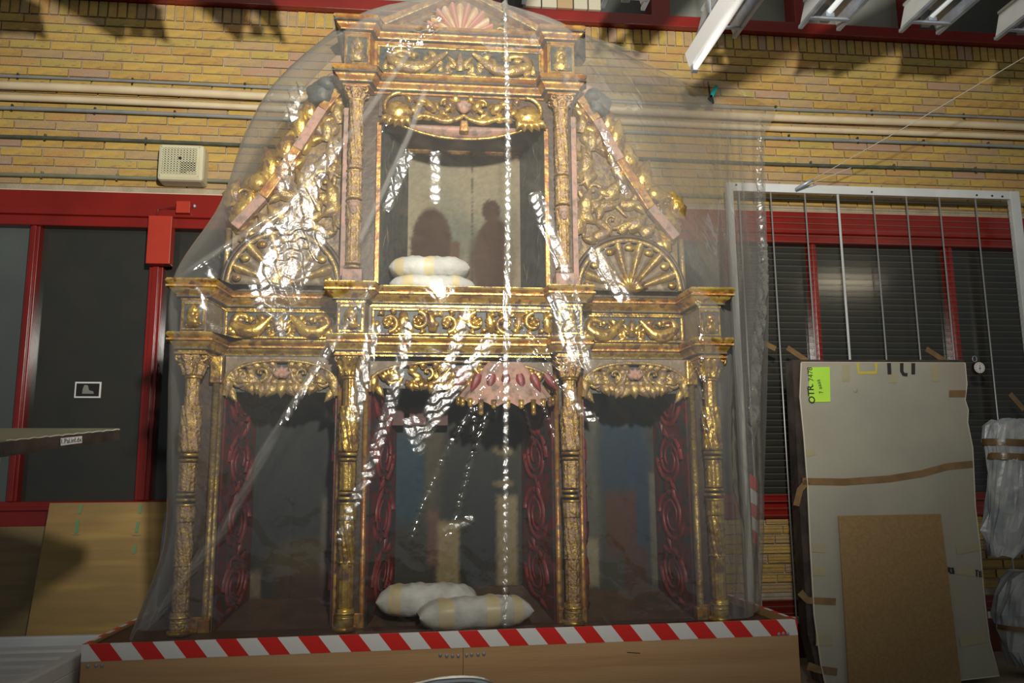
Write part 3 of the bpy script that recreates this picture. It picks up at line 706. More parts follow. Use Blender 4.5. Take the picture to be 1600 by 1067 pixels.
# --- painted surfaces: a grid of paint daubs on a real panel
def blobf(u, v, cu, cv, ru, rv, soft=.25):
    d = math.sqrt(((u-cu)/ru)**2+((v-cv)/rv)**2); return min(1, max(0, (1-d)/soft+.5))
def rectf(u, v, u0, u1, v0, v1, s=.02):
    q = min(u-u0, u1-u, v-v0, v1-v); return min(1, max(0, q/s+.5))
def painting(name, c4, fn, par, nu=60, nv=90):
    a, b_, c, d = [np.array(q, float) for q in c4]     # bl br tr tl
    mb = MB(); cols = []; rr = np.random.RandomState(3)
    rows = []
    for i in range(nv+1):
        v = i/nv; rows.append([tuple((a*(1-u)+b_*u)*(1-v)+(d*(1-u)+c*u)*v) for u in np.linspace(0, 1, nu+1)])
        for u in np.linspace(0, 1, nu+1):
            col = np.array(fn(u+rr.uniform(-.006, .006), v+rr.uniform(-.006, .006)))*rr.uniform(.9, 1.1); cols.append((*[max(0, float(x)) for x in col], 1))
    mb.quadgrid(rows); o = mb.build(name, M['painting'], par)
    at = o.data.color_attributes.new('paint', 'FLOAT_COLOR', 'POINT'); at.data.foreach_set('color', np.array(cols, dtype=np.float32).ravel())
    return o
def layer(base, lst):
    c = np.array(base, float)
    for k, col in lst: c = c*(1-k)+np.array(col)*k
    return c
def sinn(u, v, f, s=0): return .5+.5*math.sin(u*f+s)*math.sin(v*f*1.3+s*2)
def p_upper(u, v):
    return .48*p_upper0(u, v)
def p_upper0(u, v):
    sky = layer((.50, .42, .27), [(sinn(u, v, 7)*.4, (.36, .36, .28)), (max(0, .95-v)*.0, (0, 0, 0))])
    return layer(sky, [(rectf(u, v, -1, 2, .95, 2, .03)*.8, (.33, .15, .06)), (blobf(u, v, .5, .42, .22, .14, .9)*.7, (.16, .19, .14)), (blobf(u, v, .90, .44, .16, .2, .9)*.6, (.15, .18, .14)),
        (blobf(u, v, .35, .52, .14, .2, .9)*.5, (.20, .24, .20)), (blobf(u, v, .22, .40, .17, .22, .15), (.095, .038, .018)), (rectf(u, v, .04, .38, -.1, .42), (.085, .034, .016)), (rectf(u, v, .38, .46, -.1, .40), (.17, .08, .04)),
        (blobf(u, v, .73, .61, .08, .075, .2), (.095, .038, .018)), (blobf(u, v, .76, .28, .18, .29, .12), (.09, .036, .012)), (blobf(u, v, .62, .15, .10, .3, .3)*.8, (.12, .06, .035)),
        (blobf(u, v, .93, .2, .08, .4, .3)*.7, (.34, .28, .19)), (rectf(u, v, .565, .575, -1, 2, .008)*.9, (.06, .045, .035))])
def p_right(u, v):
    return .95*layer((.055, .058, .045), [(sinn(u, v, 9, 1)*.5, (.03, .035, .03)), (rectf(u, v, .05, .25, .05, .9, .08)*.5, (.13, .13, .10)), (rectf(u, v, .06, .22, .02, .24, .03)*.9, (.27, .24, .16)),
        (blobf(u, v, .58, .84, .30, .12, .3)*.95, (.012, .095, .15)), (blobf(u, v, .58, .62, .34, .3, .4)*.9, (.018, .038, .065)), (blobf(u, v, .78, .42, .16, .3, .4)*.8, (.02, .045, .08)),
        (blobf(u, v, .6, .83, .10, .06, .5)*.5, (.10, .10, .07)), (rectf(u, v, .33, .72, .16, .46, .05)*.9, (.085, .03, .012)), (rectf(u, v, .55, .85, .0, .2, .05)*.7, (.09, .03, .015)),
        (rectf(u, v, .9, .99, .02, .55, .03)*.8, (.15, .14, .10))])
def p_left(u, v):
    return .95*layer((.025, .028, .030), [(sinn(u, v, 8, 2)*.5, (.045, .045, .042)), (blobf(u, v, .35, .45, .3, .3, .5)*.6, (.035, .04, .04)), (blobf(u, v, .7, .16, .5, .10, .6)*.7, (.10, .075, .03)), (rectf(u, v, .02, .14, .0, .12, .03)*.9, (.20, .16, .10)),
        (rectf(u, v, .80, .92, .05, .45, .04)*.7, (.13, .11, .09)), (blobf(u, v, .15, .9, .2, .1, .6)*.5, (.05, .055, .06)), (rectf(u, v, .3, .95, -.1, .10, .04)*.7, (.06, .03, .02))])
def p_mid(u, v):
    return .95*layer((.030, .032, .027), [(sinn(u, v, 9, .5)*.5, (.045, .042, .032)), (blobf(u, v, .10, .52, .14, .22, .4)*.85, (.02, .055, .08)), (rectf(u, v, .24, .37, .30, .85, .05)*.7, (.095, .082, .05)), (blobf(u, v, .6, .35, .3, .35, .5)*.7, (.018, .022, .025)),
        (rectf(u, v, .33, .50, .0, .30, .03)*.9, (.26, .20, .10)), (rectf(u, v, .79, .95, .0, .42, .03)*.9, (.26, .21, .12)), (rectf(u, v, .26, .34, .1, .35, .03)*.7, (.15, .07, .05)),
        (blobf(u, v, .85, .64, .08, .025, .4)*.8, (.22, .17, .08)), (blobf(u, v, .84, .48, .08, .02, .4)*.8, (.2, .15, .08)), (blobf(u, v, .5, .95, .3, .1, .6)*.5, (.05, .05, .04))])

# --- niches
def niche(name, fx0, fx1, fz0_, fz1_, bx0, bx1, bz0, bz1, yf, yb, fn, style, par=al):
    n = thing(name, ((fx0+fx1)/2, yb, fz0_), parent=par)
    A = [(fx0, yf, fz0_), (fx1, yf, fz0_), (fx1, yf, fz1_), (fx0, yf, fz1_)]; B = [(bx0, yb, bz0), (bx1, yb, bz0), (bx1, yb, bz1), (bx0, yb, bz1)]
    def quad(nm, mt, q, s=1):
        mb = MB(); qq = [Vector(p) for p in q]; nrm = (qq[1]-qq[0]).cross(qq[3]-qq[0]).normalized()*.01*s
        mb.hexa([*qq, *[p+nrm for p in qq]]); return mb.build(nm, mt, n)
    painting('painted_panel', [(x, yb-.001, z) for x, _, z in B], fn, n)
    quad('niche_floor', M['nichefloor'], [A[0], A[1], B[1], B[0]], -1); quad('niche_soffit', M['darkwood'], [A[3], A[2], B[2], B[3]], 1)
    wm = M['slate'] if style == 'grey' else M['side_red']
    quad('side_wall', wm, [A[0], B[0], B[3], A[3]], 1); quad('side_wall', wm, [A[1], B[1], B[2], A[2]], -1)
    for side, (a0, b0, b1, a1) in enumerate((([A[0], B[0], B[3], A[3]]), ([A[1], B[1], B[2], A[2]]))):
        a0, b0, b1, a1 = [Vector(q) for q in (a0, b0, b1, a1)]
        sg = 1 if side == 0 else -1
        def pt(u, v): q = (a0*(1-u)+b0*u)*(1-v)+(a1*(1-u)+b1*u)*v; return q+Vector((sg*.006, -.003, 0))
        asp = (a1-a0).length/(b0-a0).length
        q = MB(); nn = 4 if style == 'red' else 2
        for k in range(nn):
            for d_, ph in ((1, 0), (-1, PI)):
                c0 = .5; cv = (k+.5)/nn; R = .36
                pts = []; rr_ = []
                for i in range(26):
                    t = i/25; a = ph+d_*0+(2.4*PI)*t*(1 if k % 2 else -1); r = R*(1-t*.75)
                    pts.append(pt(c0+r*math.cos(a), min(.99, max(.01, cv+r*math.sin(a)/asp)))); rr_.append((.022 if style == 'red' else .006)*(1-.5*t))
                q.tube(pts, rr_, 5, 0, .4)
            for i in range(4):
                a = k+i*PI/2+.7; e = pt(.5+.42*math.cos(a), min(.98, max(.02, (k+.5)/nn+.5*math.sin(a)/asp))); f0 = pt(.5+.2*math.cos(a+.6), min(.98, max(.02, (k+.5)/nn+.25*math.sin(a+.6)/asp)))
                q.tube([f0, (f0+e)/2, e], [.004, .024 if style == 'red' else .008, .003], 5, 0, .4)
        q.build('painted_scrollwork', M['crimson'] if style == 'red' else M['grey'], n, True)
    return n
niche('left_niche', -1.14, -.603, Z0, 1.70, -1.065, -.62, .56, 1.68, .02, .40, p_left, 'red')
niche('centre_niche', -.452, .458, Z0, 1.72, -.335, .352, .60, 1.70, .02, .40, p_mid, 'red')
niche('right_niche', .604, 1.150, Z0, 1.70, .66, 1.085, .565, 1.68, .02, .40, p_right, 'red')
niche('upper_niche', -.425, .435, zt1, 3.02, -.29, .352, 2.10, 2.965, -.02, .35, p_upper, 'grey')
# red and gold liner inside the upper niche
q = MB(); q.box(-.30, .36, .33, .352, 2.945, 2.99).bar((-.425, -.01, 2.995), (-.29, .345, 2.975), .02, .01); q.build('niche_liner', M['bole'], al)
for a, b_ in ((-.29, -.425), (.352, .435)):
    MB().hexa([(a-.008, .34, 2.955), (a+.008, .34, 2.955), (b_+.008, -.01, 2.955), (b_-.008, -.01, 2.955), (a-.008, .34, 2.99), (a+.008, .34, 2.99), (b_+.008, -.01, 2.99), (b_-.008, -.01, 2.99)]).build('niche_liner', M['bole'], al)
# --- jambs between the niches with gilt beads
for x0, x1 in ((-1.30, -1.14), (-.603, -.452), (.458, .604), (1.150, 1.285)):
    j = thing('jamb', ((x0+x1)/2, .02, Z0), parent=al)
    MB().box(x0, x1, .0, .42, Z0, zl0+.01).build('jamb_board', M['darkwood'], j)
    for e in (x0, x1):
        if abs(e) > 1.2: continue
        s = 1 if e == x0 else -1
        MB().tube([(e+s*.014, -.004, Z0), (e+s*.014, -.004, zl0)], .013, 10).build('gilt_bead', M['gold_pale'] if abs(e) > 1 else M['bole'], j, True)
    for k in range(3): pass
    MB().box(x0+.004, x1-.004, -.03, .0, Z0, Z0+.07).build('foot_block', M['bole'], j, bevel=.004)
for s, e in ((-1, -1.17), (1, 1.165)):
    MB().tube([(e, -.02, Z0+.05), (e, -.02, zl0-.12)], .016, 12).build('slim_pilaster', M['gold_pale'], al, True)
    MB().box(e-.028, e+.028, -.045, .01, zl0-.13, zl0).build('pilaster_cap', M['gold'], al, bevel=.006)
    MB().box(e-.026, e+.026, -.045, .01, Z0, Z0+.06).build('pilaster_foot', M['bole'], al, bevel=.004)
for x0, x1 in ((-.59, -.425), (.435, .58)):
    j = thing('upper_jamb', ((x0+x1)/2, 0, zt1), parent=al)
    MB().box(x0, x1, -.02, .40, zt1, zu0+.01).build('jamb_board', M['darkwood'], j)
    e = x1 if x0 < 0 else x0
    MB().box(e-.012, e+.012, -.045, -.02, zt1, zu0-.15).build('red_strip', M['bole'], j, bevel=.003)
    e = x0 if x0 < 0 else x1
    MB().box(e-.014, e+.014, -.045, -.02, zt1, zu0-.08).build('pale_strip', M['pink'], j, bevel=.003)
MB().box(-.60, .585, .36, .42, zt1, zu3).build('crown_back_board', M['darkwood'], al)
MB().box(-1.30, 1.28, .40, .43, Z0, zt1).build('back_board', M['darkwood'], al)

# --- arched valances of the lower niches
def valance(x0, x1, zb, zt, y, rich, mt):
    cx = (x0+x1)/2; hw = (x1-x0)/2; h = zt-zb
    v_ = thing('valance', (cx, y, zb), parent=al)
    n = 24; arch = [(cx-hw*math.cos(PI*i/n), zb+h*.90*(math.sin(PI*i/n))**.55) for i in range(n+1)]
    for s in (-1, 1):
        pts = [a for a in arch if (a[0]-cx)*s >= -1e-6]; pts = pts if s > 0 else pts[::-1]
        poly = [(cx, zt)]+[(cx, pts[0][1])]+pts[1:]+[(cx+s*hw, zt)] if True else None
        MB().prism(poly if s < 0 else poly[::-1], y-.005, y+.02).build('spandrel', M['grey'], v_)
    MB().tube([(a[0], y-.008, a[1]) for a in arch], .009, 8).build('arch_moulding', M['gold_pale'], v_, True)
    MB().box(x0, x1, y+.02, y+.03, zb+.02, zt).build('valance_ground', M['slate'], v_)
    q = MB(); y1 = y+.012
    for s in (-1, 1):
        X = lambda t: cx+s*hw*t
        q.scroll(X(.78), zb+.40*h, h*.26, h*.06, PI/2, PI/2+s*5.4, .012, .006, y1-.012)
        for k in range(6): q.leaf(X(.80), zb+.38*h, PI/2+s*(1.5-k*.55), h*.32, h*.15, .018, y1-.01, bend=s*.4)
        q.spath([(X(.62), zb+.3*h), (X(.45), zb+.15*h), (X(.25), zb+.35*h), (X(.12), zb+.75*h)], y1-.01, [.012, .018, .016, .008])
        q.scroll(X(.38), zb+.58*h, h*.2, h*.05, -PI/2, -PI/2-s*5., .010, .005, y1-.01)
        for k in range(5): q.leaf(X(.10+.12*k), zb+(.30+.05*(k % 2))*h, -PI/2+s*(.5-.25*k), h*(.36-.02*k), h*.2, .018, y1-.012, bend=s*.3)
        for k in range(4): q.leaf(X(.14+.13*k), zb+.7*h, PI/2-s*(.3+.2*k), h*.26, h*.14, .014, y1-.01, bend=-s*.5)
        q.leaf(X(.96), zb+.5*h, -PI/2, h*.5, h*.2, .02, y1-.012)
    q.leaf(cx, zb+.34*h, -PI/2, h*.36, h*.22, .02, y1-.012)
    rr9 = random.Random(9)
    for k in range(26):
        tx, tz, an, ll, bb = rr9.uniform(.05, .92), rr9.uniform(.12, .8), rr9.uniform(0, 6.28), rr9.uniform(.22, .38), rr9.uniform(-1, 1)
        if tz > .9*(1-tx**3): continue
        for s in (-1, 1): q.leaf(cx+s*hw*tx, zb+tz*h, an if s > 0 else PI-an, h*ll, h*.15, .012, y1-.002, bend=bb*s)
    q.build('acanthus_carving', M[mt], v_, True)
    q = MB()
    for k in range(5): q.leaf(cx, zb+.52*h, PI*.1+k*PI*.2, h*.24, h*.14, .016, y1-.02)
    q.blob((cx, y1-.03, zb+.52*h), .014, .012, .014)
    q.build('red_rosette', M['pink'], v_, True)
valance(-1.135, -.607, 1.555, 1.745, .0, 1, 'gold_pale')
valance(.608, 1.145, 1.555, 1.745, .0, 1, 'gold_pale')
valance(-.448, .454, 1.575, 1.745, -.01, 1, 'gold')
# scalloped canopy hanging in the middle
cx, hw = .215, .235
can = thing('scalloped_canopy', (cx, -.02, 1.55), parent=al)
rows = []
for i in range(9):
    v_ = i/8; rows.append([(cx+hw*math.cos(PI-PI*j/30)*(.35+.65*v_), -.03-.10*math.sin(PI*j/30)*v_, 1.725-.19*v_+.012*math.cos(PI*j/30*12)*v_-.03*v_*math.sin(PI*j/30)) for j in range(31)])
MB().quadgrid(rows).build('canopy_shell', M['pink'], can, True)
for j in range(11):
    a = PI-PI*(j+.5)/11; X = cx+hw*math.cos(a); Y = -.03-.10*math.sin(a); zz_ = 1.725-.19-.03*math.sin(a)
    long_ = j in (3, 7); MB().tube([(X, Y, zz_+.02), (X, Y-.004, zz_-(.045 if long_ else .012))], [.014, .013 if not long_ else .011], 8).blob((X, Y-.004, zz_-(.045 if long_ else .012)), .013, .012, .013).build('gilt_drop', M['gold'], can, True)
q = MB()
for j in range(7): q.leaf(cx-.2+.066*j, 1.66, -PI/2+(j-3)*.2, .09, .03, .01, -.075)
q.build('canopy_leaf_band', M['crimson'], can, True)
for a in (-.33, -.215, -.10): MB().box(a-.045, a+.045, .30, .34, 1.43, 1.53).build('painted_block', M['darkred'], al, bevel=.004)

# --- valance of the upper niche
h0 = 2.94; q = MB(); y = -.055; v_ = thing('crown_valance', (0, y, 2.9), parent=al)
MB().box(-.43, .435, -.04, -.02, 2.99, 3.11).build('valance_ground', M['darkwood'], v_)
for s in (-1, 1):
    X = lambda t: .005+s*t
    q.blob((X(.335), y, 3.005), .075, .035, .058, 0, 16, 10, lambda th, ph: 1+.12*math.sin(9*ph)+.08*math.sin(7*th))
    q.scroll(X(.335), 3.03, .085, .05, s*.2+PI/2, PI/2-s*3.4, .014, .008, y, eye=False)
    for k in range(9): q.leaf(X(.04+.028*k), 3.075-.05*(k % 2), PI/2+s*(k*.7), .05, .03, .016, y+.012, bend=.6)
    for k in range(5): q.leaf(X(.30+.02*k), 2.975, -PI/2+s*(.5-.35*k)*-1, .055, .03, .03, y-.02)
    q.spath([(X(.24), 2.99), (X(.17), 2.985), (X(.10), 2.965), (X(.03), 2.98), (X(.0), 3.0)], y-.01, [.008, .014, .018, .014, .008])
    q.scroll(X(.10), 3.06, .04, .012, -PI/2, -PI/2-s*5.2, .013, .008, y-.01)
    q.leaf(X(.14), 3.03, PI/2-s*1.3, .08, .035, .025, y, bend=s*1.2); q.leaf(X(.05), 3.03, PI/2-s*.7, .07, .035, .025, y); q.leaf(X(.18), 3.07, (0 if s > 0 else PI), .07, .03, .02, y)
    for k in range(4): q.leaf(X(.06+.05*k), 3.0, -PI/2+s*.8, .05, .025, .016, y, bend=s*.5)
q.build('carved_scrolls', M['gold'], v_, True)
q = MB().blob((.005, y-.02, 3.04), .03, .025, .035)
for k in range(4): q.leaf(.005, 3.03, PI*.2+k*PI*.2, .045, .03, .03, y-.01)
q.build('pink_bud', M['pink'], v_, True)
rows = []
for i in range(9):
    t = i/8; rows.append([(x_, -.03-.05*math.sin(PI*t)*(1-abs(x_/.34)**2), 2.965-.01-.075*t*(1-abs(x_/.34)**2.2)) for x_ in np.linspace(-.33, .34, 25)])
MB().quadgrid(rows).build('lip_moulding', M['pink'], v_, True)
MB().tube([(x_, -.045, 2.953-.075*(1-abs(x_/.34)**2.2)) for x_ in np.linspace(-.33, .33, 25)], .008, 8).build('gilt_edge', M['gold'], v_, True)
MB().hexa([(-.02, -.11, 2.895), (.03, -.11, 2.895), (.03, -.04, 2.895), (-.02, -.04, 2.895), (-.012, -.11, 2.955), (.022, -.11, 2.955), (.022, -.04, 2.955), (-.012, -.04, 2.955)]).build('keystone', M['bole'], v_, bevel=.008)

# --- fan shells in the half-round gables
def fan(cx, cz, R, y, n, par_name, m1, m2, rim_m, a0=0, a1=PI, hub=True):
    f_ = thing(par_name, (cx, y, cz), parent=al)
    if rim_m:
        MB().tube([(cx+(R+.012)*math.cos(a), y-.012, cz+(R+.012)*math.sin(a)) for a in np.linspace(a0, a1, 40)], .013, 8).build('rim', M[rim_m], f_, True)
        MB().tube([(cx+(R+.038)*math.cos(a), y-.0, cz+(R+.038)*math.sin(a)) for a in np.linspace(a0, a1, 40)], .012, 8).build('outer_rim', M['darkwood'], f_, True)
        MB().prism([(cx+(R+.05)*math.cos(a), cz+(R+.05)*math.sin(a)) for a in np.linspace(a0, a1, 40)][::-1], y+.0, y+.03).build('shell_ground', M['slate'], f_)
    for k in range(n):
        ac = a0+(a1-a0)*(k+.5)/n; da = (a1-a0)/n*.49
        rows = []
        for i in range(7):
            t = .10+.90*i/6; row = []
            for j in range(7):
                qv = -1+2*j/6; a = ac+da*qv; r_ = R*t*(1-.06*qv*qv*(t))
                row.append((cx+r_*math.cos(a), y-.004-.035*t*(1-qv*qv)*(1 if k % 2 else .55), cz+r_*math.sin(a)))
            rows.append(row)
        MB().quadgrid(rows).build('flute', M[m1 if k % 2 else m2], f_, True)
        if rim_m and k % 2 == 0: MB().blob((cx+R*.88*math.cos(ac), y-.03, cz+R*.88*math.sin(ac)), R*.10, .010, R*.07, 0, 10, 6).build('flute_tip', M['gold'], f_, True)
    if hub:
        q = MB()
        for k in range(9): q.leaf(cx, cz, PI*(k+.5)/9, R*.34, R*.10, .03, y-.03)
        q.build('hub_leaves', M['gold'], f_, True)
fan(-.882, zt1+.025, .255, .02, 13, 'shell_lunette', 'gold_pale', 'grey', 'gold_pale')
fan(.868, zt1+.025, .255, .02, 13, 'shell_lunette', 'gold_pale', 'grey', 'gold_pale')
fan(-.012, zu3+.010, .185, .015, 13, 'pediment_shell', 'shell_pink', 'shell_white', None, hub=False)
# --- pediment
pd = thing('pediment', (0, .02, zu3), parent=al)
ax, az = .005, 3.725
MB().prism([(-.47, zu3), (.47, zu3), (ax, az-.02)][::-1], .02, .30).build('pediment_board', M['wingboard'], pd)
for s in (-1, 1):
    MB().bar((ax-s*.012, .0, az), (s*.48, .0, zu3+.012), .045, .09).build('raking_cornice', M['bole'], pd, bevel=.006)
    MB().bar((ax-s*.012, -.05, az-.012), (s*.45, -.05, zu3+.006), .016, .02).build('raking_bead', M['gold_pale'], pd, bevel=.004)
q = MB()
for i in range(30): q.box(-.2+i*.0135, -.2+i*.0135+.008, -.01, .02, zu3, zu3+.012)
tag(q.build('dentils', M['gold_pale'], pd), kind='stuff')
q = MB()
for s in (-1, 1):
    q.leaf(s*.22, zu3+.03, (0 if s > 0 else PI)+s*.3, .13, .05, .02, .015); q.scroll(s*.2, zu3+.05, .03, .01, 0, s*5, .008, .004, .01)
q.build('corner_foliage', M['gold_pale'], pd, True)
# --- scrolled wings above the shells
for s in (-1, 1):
    X = lambda v: s*v
    wg = thing('scroll_wing', (X(.8), .06, 2.3), parent=al)
    out = cat([(X(1.15), 2.38), (X(1.16), 2.52), (X(1.06), 2.66), (X(.93), 2.78), (X(.83), 2.95), (X(.74), 3.10), (X(.60), 3.20)], 36)
    poly = [(X(.60), 3.2), (X(.60), 2.10), (X(1.15), 2.10)]+[(p[0], p[1]) for p in out]
    MB().prism(poly if s > 0 else poly[::-1], .07, .11).build('wing_board', M['wingboard'], wg)
    rail = [(X(1.13), .03, 2.40), (X(1.0), .03, 2.56), (X(.84), .03, 2.82), (X(.72), .03, 3.04), (X(.61), .03, 3.19)]
    for i in range(4): MB().bar(rail[i], rail[i+1], .05, .05).build('raking_strip', M['bole'] if i in (1, 3) else M['pink'], wg, bevel=.004)
    q = MB(); y = .06
    for (x_, z_, L_, w_, an, be) in ((1.12, 2.42, .16, .09, 1.9, -.6), (1.15, 2.52, .14, .07, 1.4, .8), (1.05, 2.58, .16, .09, 1.9, .5), (.98, 2.66, .17, .08, 1.7, -.7), (1.10, 2.62, .12, .06, 2.6, .5), (.90, 2.78, .15, .07, 1.5, .6), (.84, 2.90, .16, .07, 1.7, -.5), (.78, 3.0, .12, .06, 1.3, .5)):
        q.leaf(X(x_), z_, an if s > 0 else PI-an, L_, w_, .03, y, bend=be*s, ribs=True)
    q.scroll(X(1.09), 2.58, .07, .02, 0, s*5.5, .016, .008, y-.01); q.scroll(X(.97), 2.72, .05, .015, 1, 1+s*5.5, .014, .007, y-.01); q.blob((X(1.03), y-.02, 2.64), .05, .035, .05, 0, 14, 10, lambda th, ph: 1+.15*math.sin(6*th)*math.sin(4*ph))
    for k in range(26):
        t_ = k/25; o_ = out[int(t_*(len(out)-1))]; an = 2.0+math.sin(k*2.1)*.7; q.leaf(s*(abs(o_[0])-.05), o_[1]-.05, an if s > 0 else PI-an, .09, .045, .024, y, bend=math.sin(k*1.7)*s)
    q.build('outer_foliage', M['gold'], wg, True)
    q = MB()
    q.scroll(X(.70), 2.66, .075, .02, PI, PI+s*6.2, .016, .008, y); q.scroll(X(.80), 2.50, .055, .015, 0, -s*5.5, .013, .006, y)
    q.spath([(X(.64), 2.40), (X(.66), 2.52), (X(.78), 2.60), (X(.88), 2.52)], y, [.01, .018, .018, .008])
    for (x_, z_, L_, w_, an, be) in ((.66, 2.75, .15, .06, 1.4, .7), (.66, 2.52, .15, .06, 1.7, -.8), (.76, 2.62, .13, .06, .6, .7), (.63, 2.42, .14, .06, 2., -.6), (.70, 2.88, .14, .05, 1.7, -.4), (.88, 2.46, .12, .06, .3, .8), (.64, 2.98, .12, .05, 1.4, .3), (.95, 2.42, .1, .05, .5, .5)):
        q.leaf(X(x_), z_, an if s > 0 else PI-an, L_, w_, .028, y, bend=be*s, ribs=True)
    rr7 = random.Random(11)
    for k in range(46):
        x_ = rr7.uniform(.63, 1.1); z_ = rr7.uniform(2.38, 3.12)
        if z_ > 2.36+(1.12-x_)*1.6-.06: continue
        an = rr7.uniform(0, 6.28); q.leaf(X(x_), z_, an if s > 0 else PI-an, rr7.uniform(.06, .12), rr7.uniform(.03, .05), .022, y, bend=rr7.uniform(-1, 1)*s)
    q.build('inner_foliage', M['gold_pale'], wg, True)
    q = MB().blob((X(.73), .03, 3.13), .075, .05, .065, 0, 18, 12, lambda th, ph: 1+.1*math.sin(8*th)+.08*math.sin(6*ph))
    q.blob((X(.70), .0, 3.17), .05, .04, .04)
    q.build('dark_rosette', M['slate'], wg, True)
    MB().blob((X(.665), .02, 3.20), .045, .04, .04).build('pink_finial', M['pink'], wg, True)
    MB().tube([(X(1.17), .05, 2.10), (X(1.165), .05, 2.40)], .014, 10).build('edge_bead', M['gold_pale'], wg, True)

# ================================================================== CUSHIONS
def cushion(c, L_, Wd, H, yaw, label, bands, roll=0., pinch=.55):
    t = thing('padded_cushion', c, label, 'cushion', 'foam wrapped cushions on the altar')
    ca, sa = math.cos(yaw), math.sin(yaw)
    def surf(u, th, k=1.):
        e = abs(u); w = Wd*.5*(1-e**5*pinch)*(1-.06*math.cos(u*7)); h = H*.5*(1-e**4.5)**.6+.006
        cx_, sx_ = math.cos(th), math.sin(th)
        yy = w*math.copysign(abs(cx_)**.7, cx_)*k; zz_ = h*math.copysign(abs(sx_)**.8, sx_)*k
        wr = 1+.05*math.sin(u*13+th*3)+.03*math.sin(u*29-th*5)
        x_ = u*L_*.5; zz_ = zz_*wr+H*.5+roll*x_
        if zz_ < .001: zz_ = .001 if k == 1 else .0005
        return (c[0]+x_*ca-yy*sa, c[1]+x_*sa+yy*ca, c[2]+zz_)
    rows = [[surf(-1+2*i/40, 2*PI*k/28) for k in range(28)] for i in range(41)]
    mb = MB(); mb.quadgrid(rows, closev=True); mb.build('wrapped_pad', M['foam'], t, True)
    for b0, b1 in bands:
        mb = MB(); mb.quadgrid([[surf(b0+(b1-b0)*i/4, 2*PI*k/28, 1.02) for k in range(28)] for i in range(5)], closev=True)
        mb.build('tape_band', M['cushtape'], t, True)
a = P(675, 450, .06)
cushion((a[0], .08, zt1), .43, .26, .085, .03, 'lower white wrapped cushion of the pair in the upper niche', [(-.7, -.45), (.45, .62)])
cushion((a[0]-.012, .08, zt1+.080), .41, .25, .105, -.03, 'yellow-taped white cushion lying on top of another in the upper niche', [(-.85, -.62), (-.12, .12)])
a = P(668, 962, .06); cushion((a[0], .07, Z0+.04), .48, .22, .14, -.06, 'white wrapped cushion behind another on the platform', [(-.75, -.5)], pinch=.3)
a = P(742, 978, -.07); cushion((a[0], -.08, Z0+.004), .53, .20, .13, .10, 'front white wrapped cushion on the platform before the middle niche', [(-.68, -.42), (.15, .38), (.62, .8)], roll=.02, pinch=.2)

# ================================================================== PLASTIC SHEET
cols_ = [
 # top row first; (px, py, Y)
 [(668, 4, .42), (560, 60, .42), (482, 132, .42), (420, 225, .42), (385, 320, .42), (345, 440, .42), (320, 570, .42), (300, 720, .42), (285, 860, .42), (262, 952, .42)],
 [(640, 2, .22), (525, 48, .18), (438, 120, .02), (388, 205, -.04), (348, 318, -.10), (274, 434, -.20), (267, 560, -.17), (263, 710, -.14), (258, 850, -.17), (204, 1001, -.268)],
 [(675, -8, .05), (560, 30, -.16), (535, 135, -.16), (525, 240, -.14), (505, 330, -.10), (470, 440, -.06), (430, 560, -.19), (385, 700, -.275), (370, 850, -.272), (350, 997, -.270)],
 [(705, -12, -.03), (650, 40, -.19), (630, 140, -.215), (620, 240, -.235), (612, 335, -.26), (605, 440, -.29), (600, 560, -.285), (590, 700, -.28), (585, 850, -.275), (580, 989, -.270)],
 [(735, -12, -.03), (770, 40, -.19), (775, 140, -.215), (780, 240, -.235), (785, 335, -.26), (788, 440, -.29), (790, 560, -.285), (790, 700, -.28), (790, 850, -.275), (790, 982, -.270)],
 [(765, 0, .03), (880, 42, -.19), (895, 140, -.20), (915, 240, -.19), (930, 335, -.22), (945, 440, -.20), (950, 560, -.28), (955, 700, -.275), (960, 850, -.272), (965, 975, -.270)],
 [(800, 12, .12), (930, 66, .15), (985, 150, .10), (1020, 240, .05), (1060, 335, .02), (1105, 440, -.17), (1122, 560, -.17), (1128, 700, -.20), (1135, 850, -.23), (1140, 967, -.268)],
 [(835, 24, .35), (1040, 116, .80), (1080, 180, .75), (1110, 260, .70), (1130, 345, .62), (1150, 440, .45), (1155, 560, .35), (1160, 700, .25), (1165, 850, .1), (1168, 964, -.18)],
 [(860, 34, .55), (1112, 150, 1.15), (1135, 200, 1.10), (1150, 270, .98), (1160, 350, .85), (1172, 440, .65), (1175, 560, .52), (1176, 700, .40), (1178, 850, .25), (1180, 955, .02)],
 [(880, 42, .70), (1190, 150, 1.15), (1194, 215, 1.11), (1196, 285, 1.05), (1198, 360, .98), (1201, 445, .85), (1200, 560, .75), (1196, 700, .62), (1190, 850, .42), (1186, 950, .15)],
]
C = np.array([[P(*q) for q in col] for col in cols_])            # u, v, 3
def cr_axis(A, n, t=None):                                       # Catmull-Rom resample along axis 0
    k = A.shape[0]; A2 = np.concatenate([2*A[:1]-A[1:2], A, 2*A[-1:]-A[-2:-1]], 0)
    t = np.linspace(0, k-1-1e-9, n) if t is None else t; i = np.floor(t).astype(int); f_ = (t-i).reshape((-1,)+(1,)*(A.ndim-1))
    p0, p1, p2, p3 = A2[i], A2[i+1], A2[i+2], A2[i+3]
    return .5*((2*p1)+(p2-p0)*f_+(2*p0-5*p1+4*p2-p3)*f_**2+(3*p1-p0-3*p2+p3)*f_**3)
NU, NV = 800, 700
_c = cr_axis(C, 200); _l = np.linalg.norm(np.diff(_c, axis=0), axis=2).mean(1); _tt = np.linspace(0, 9, 200); _l *= np.where((_tt[:-1] < .7) | (_tt[:-1] > 6.5), .45, 1.)
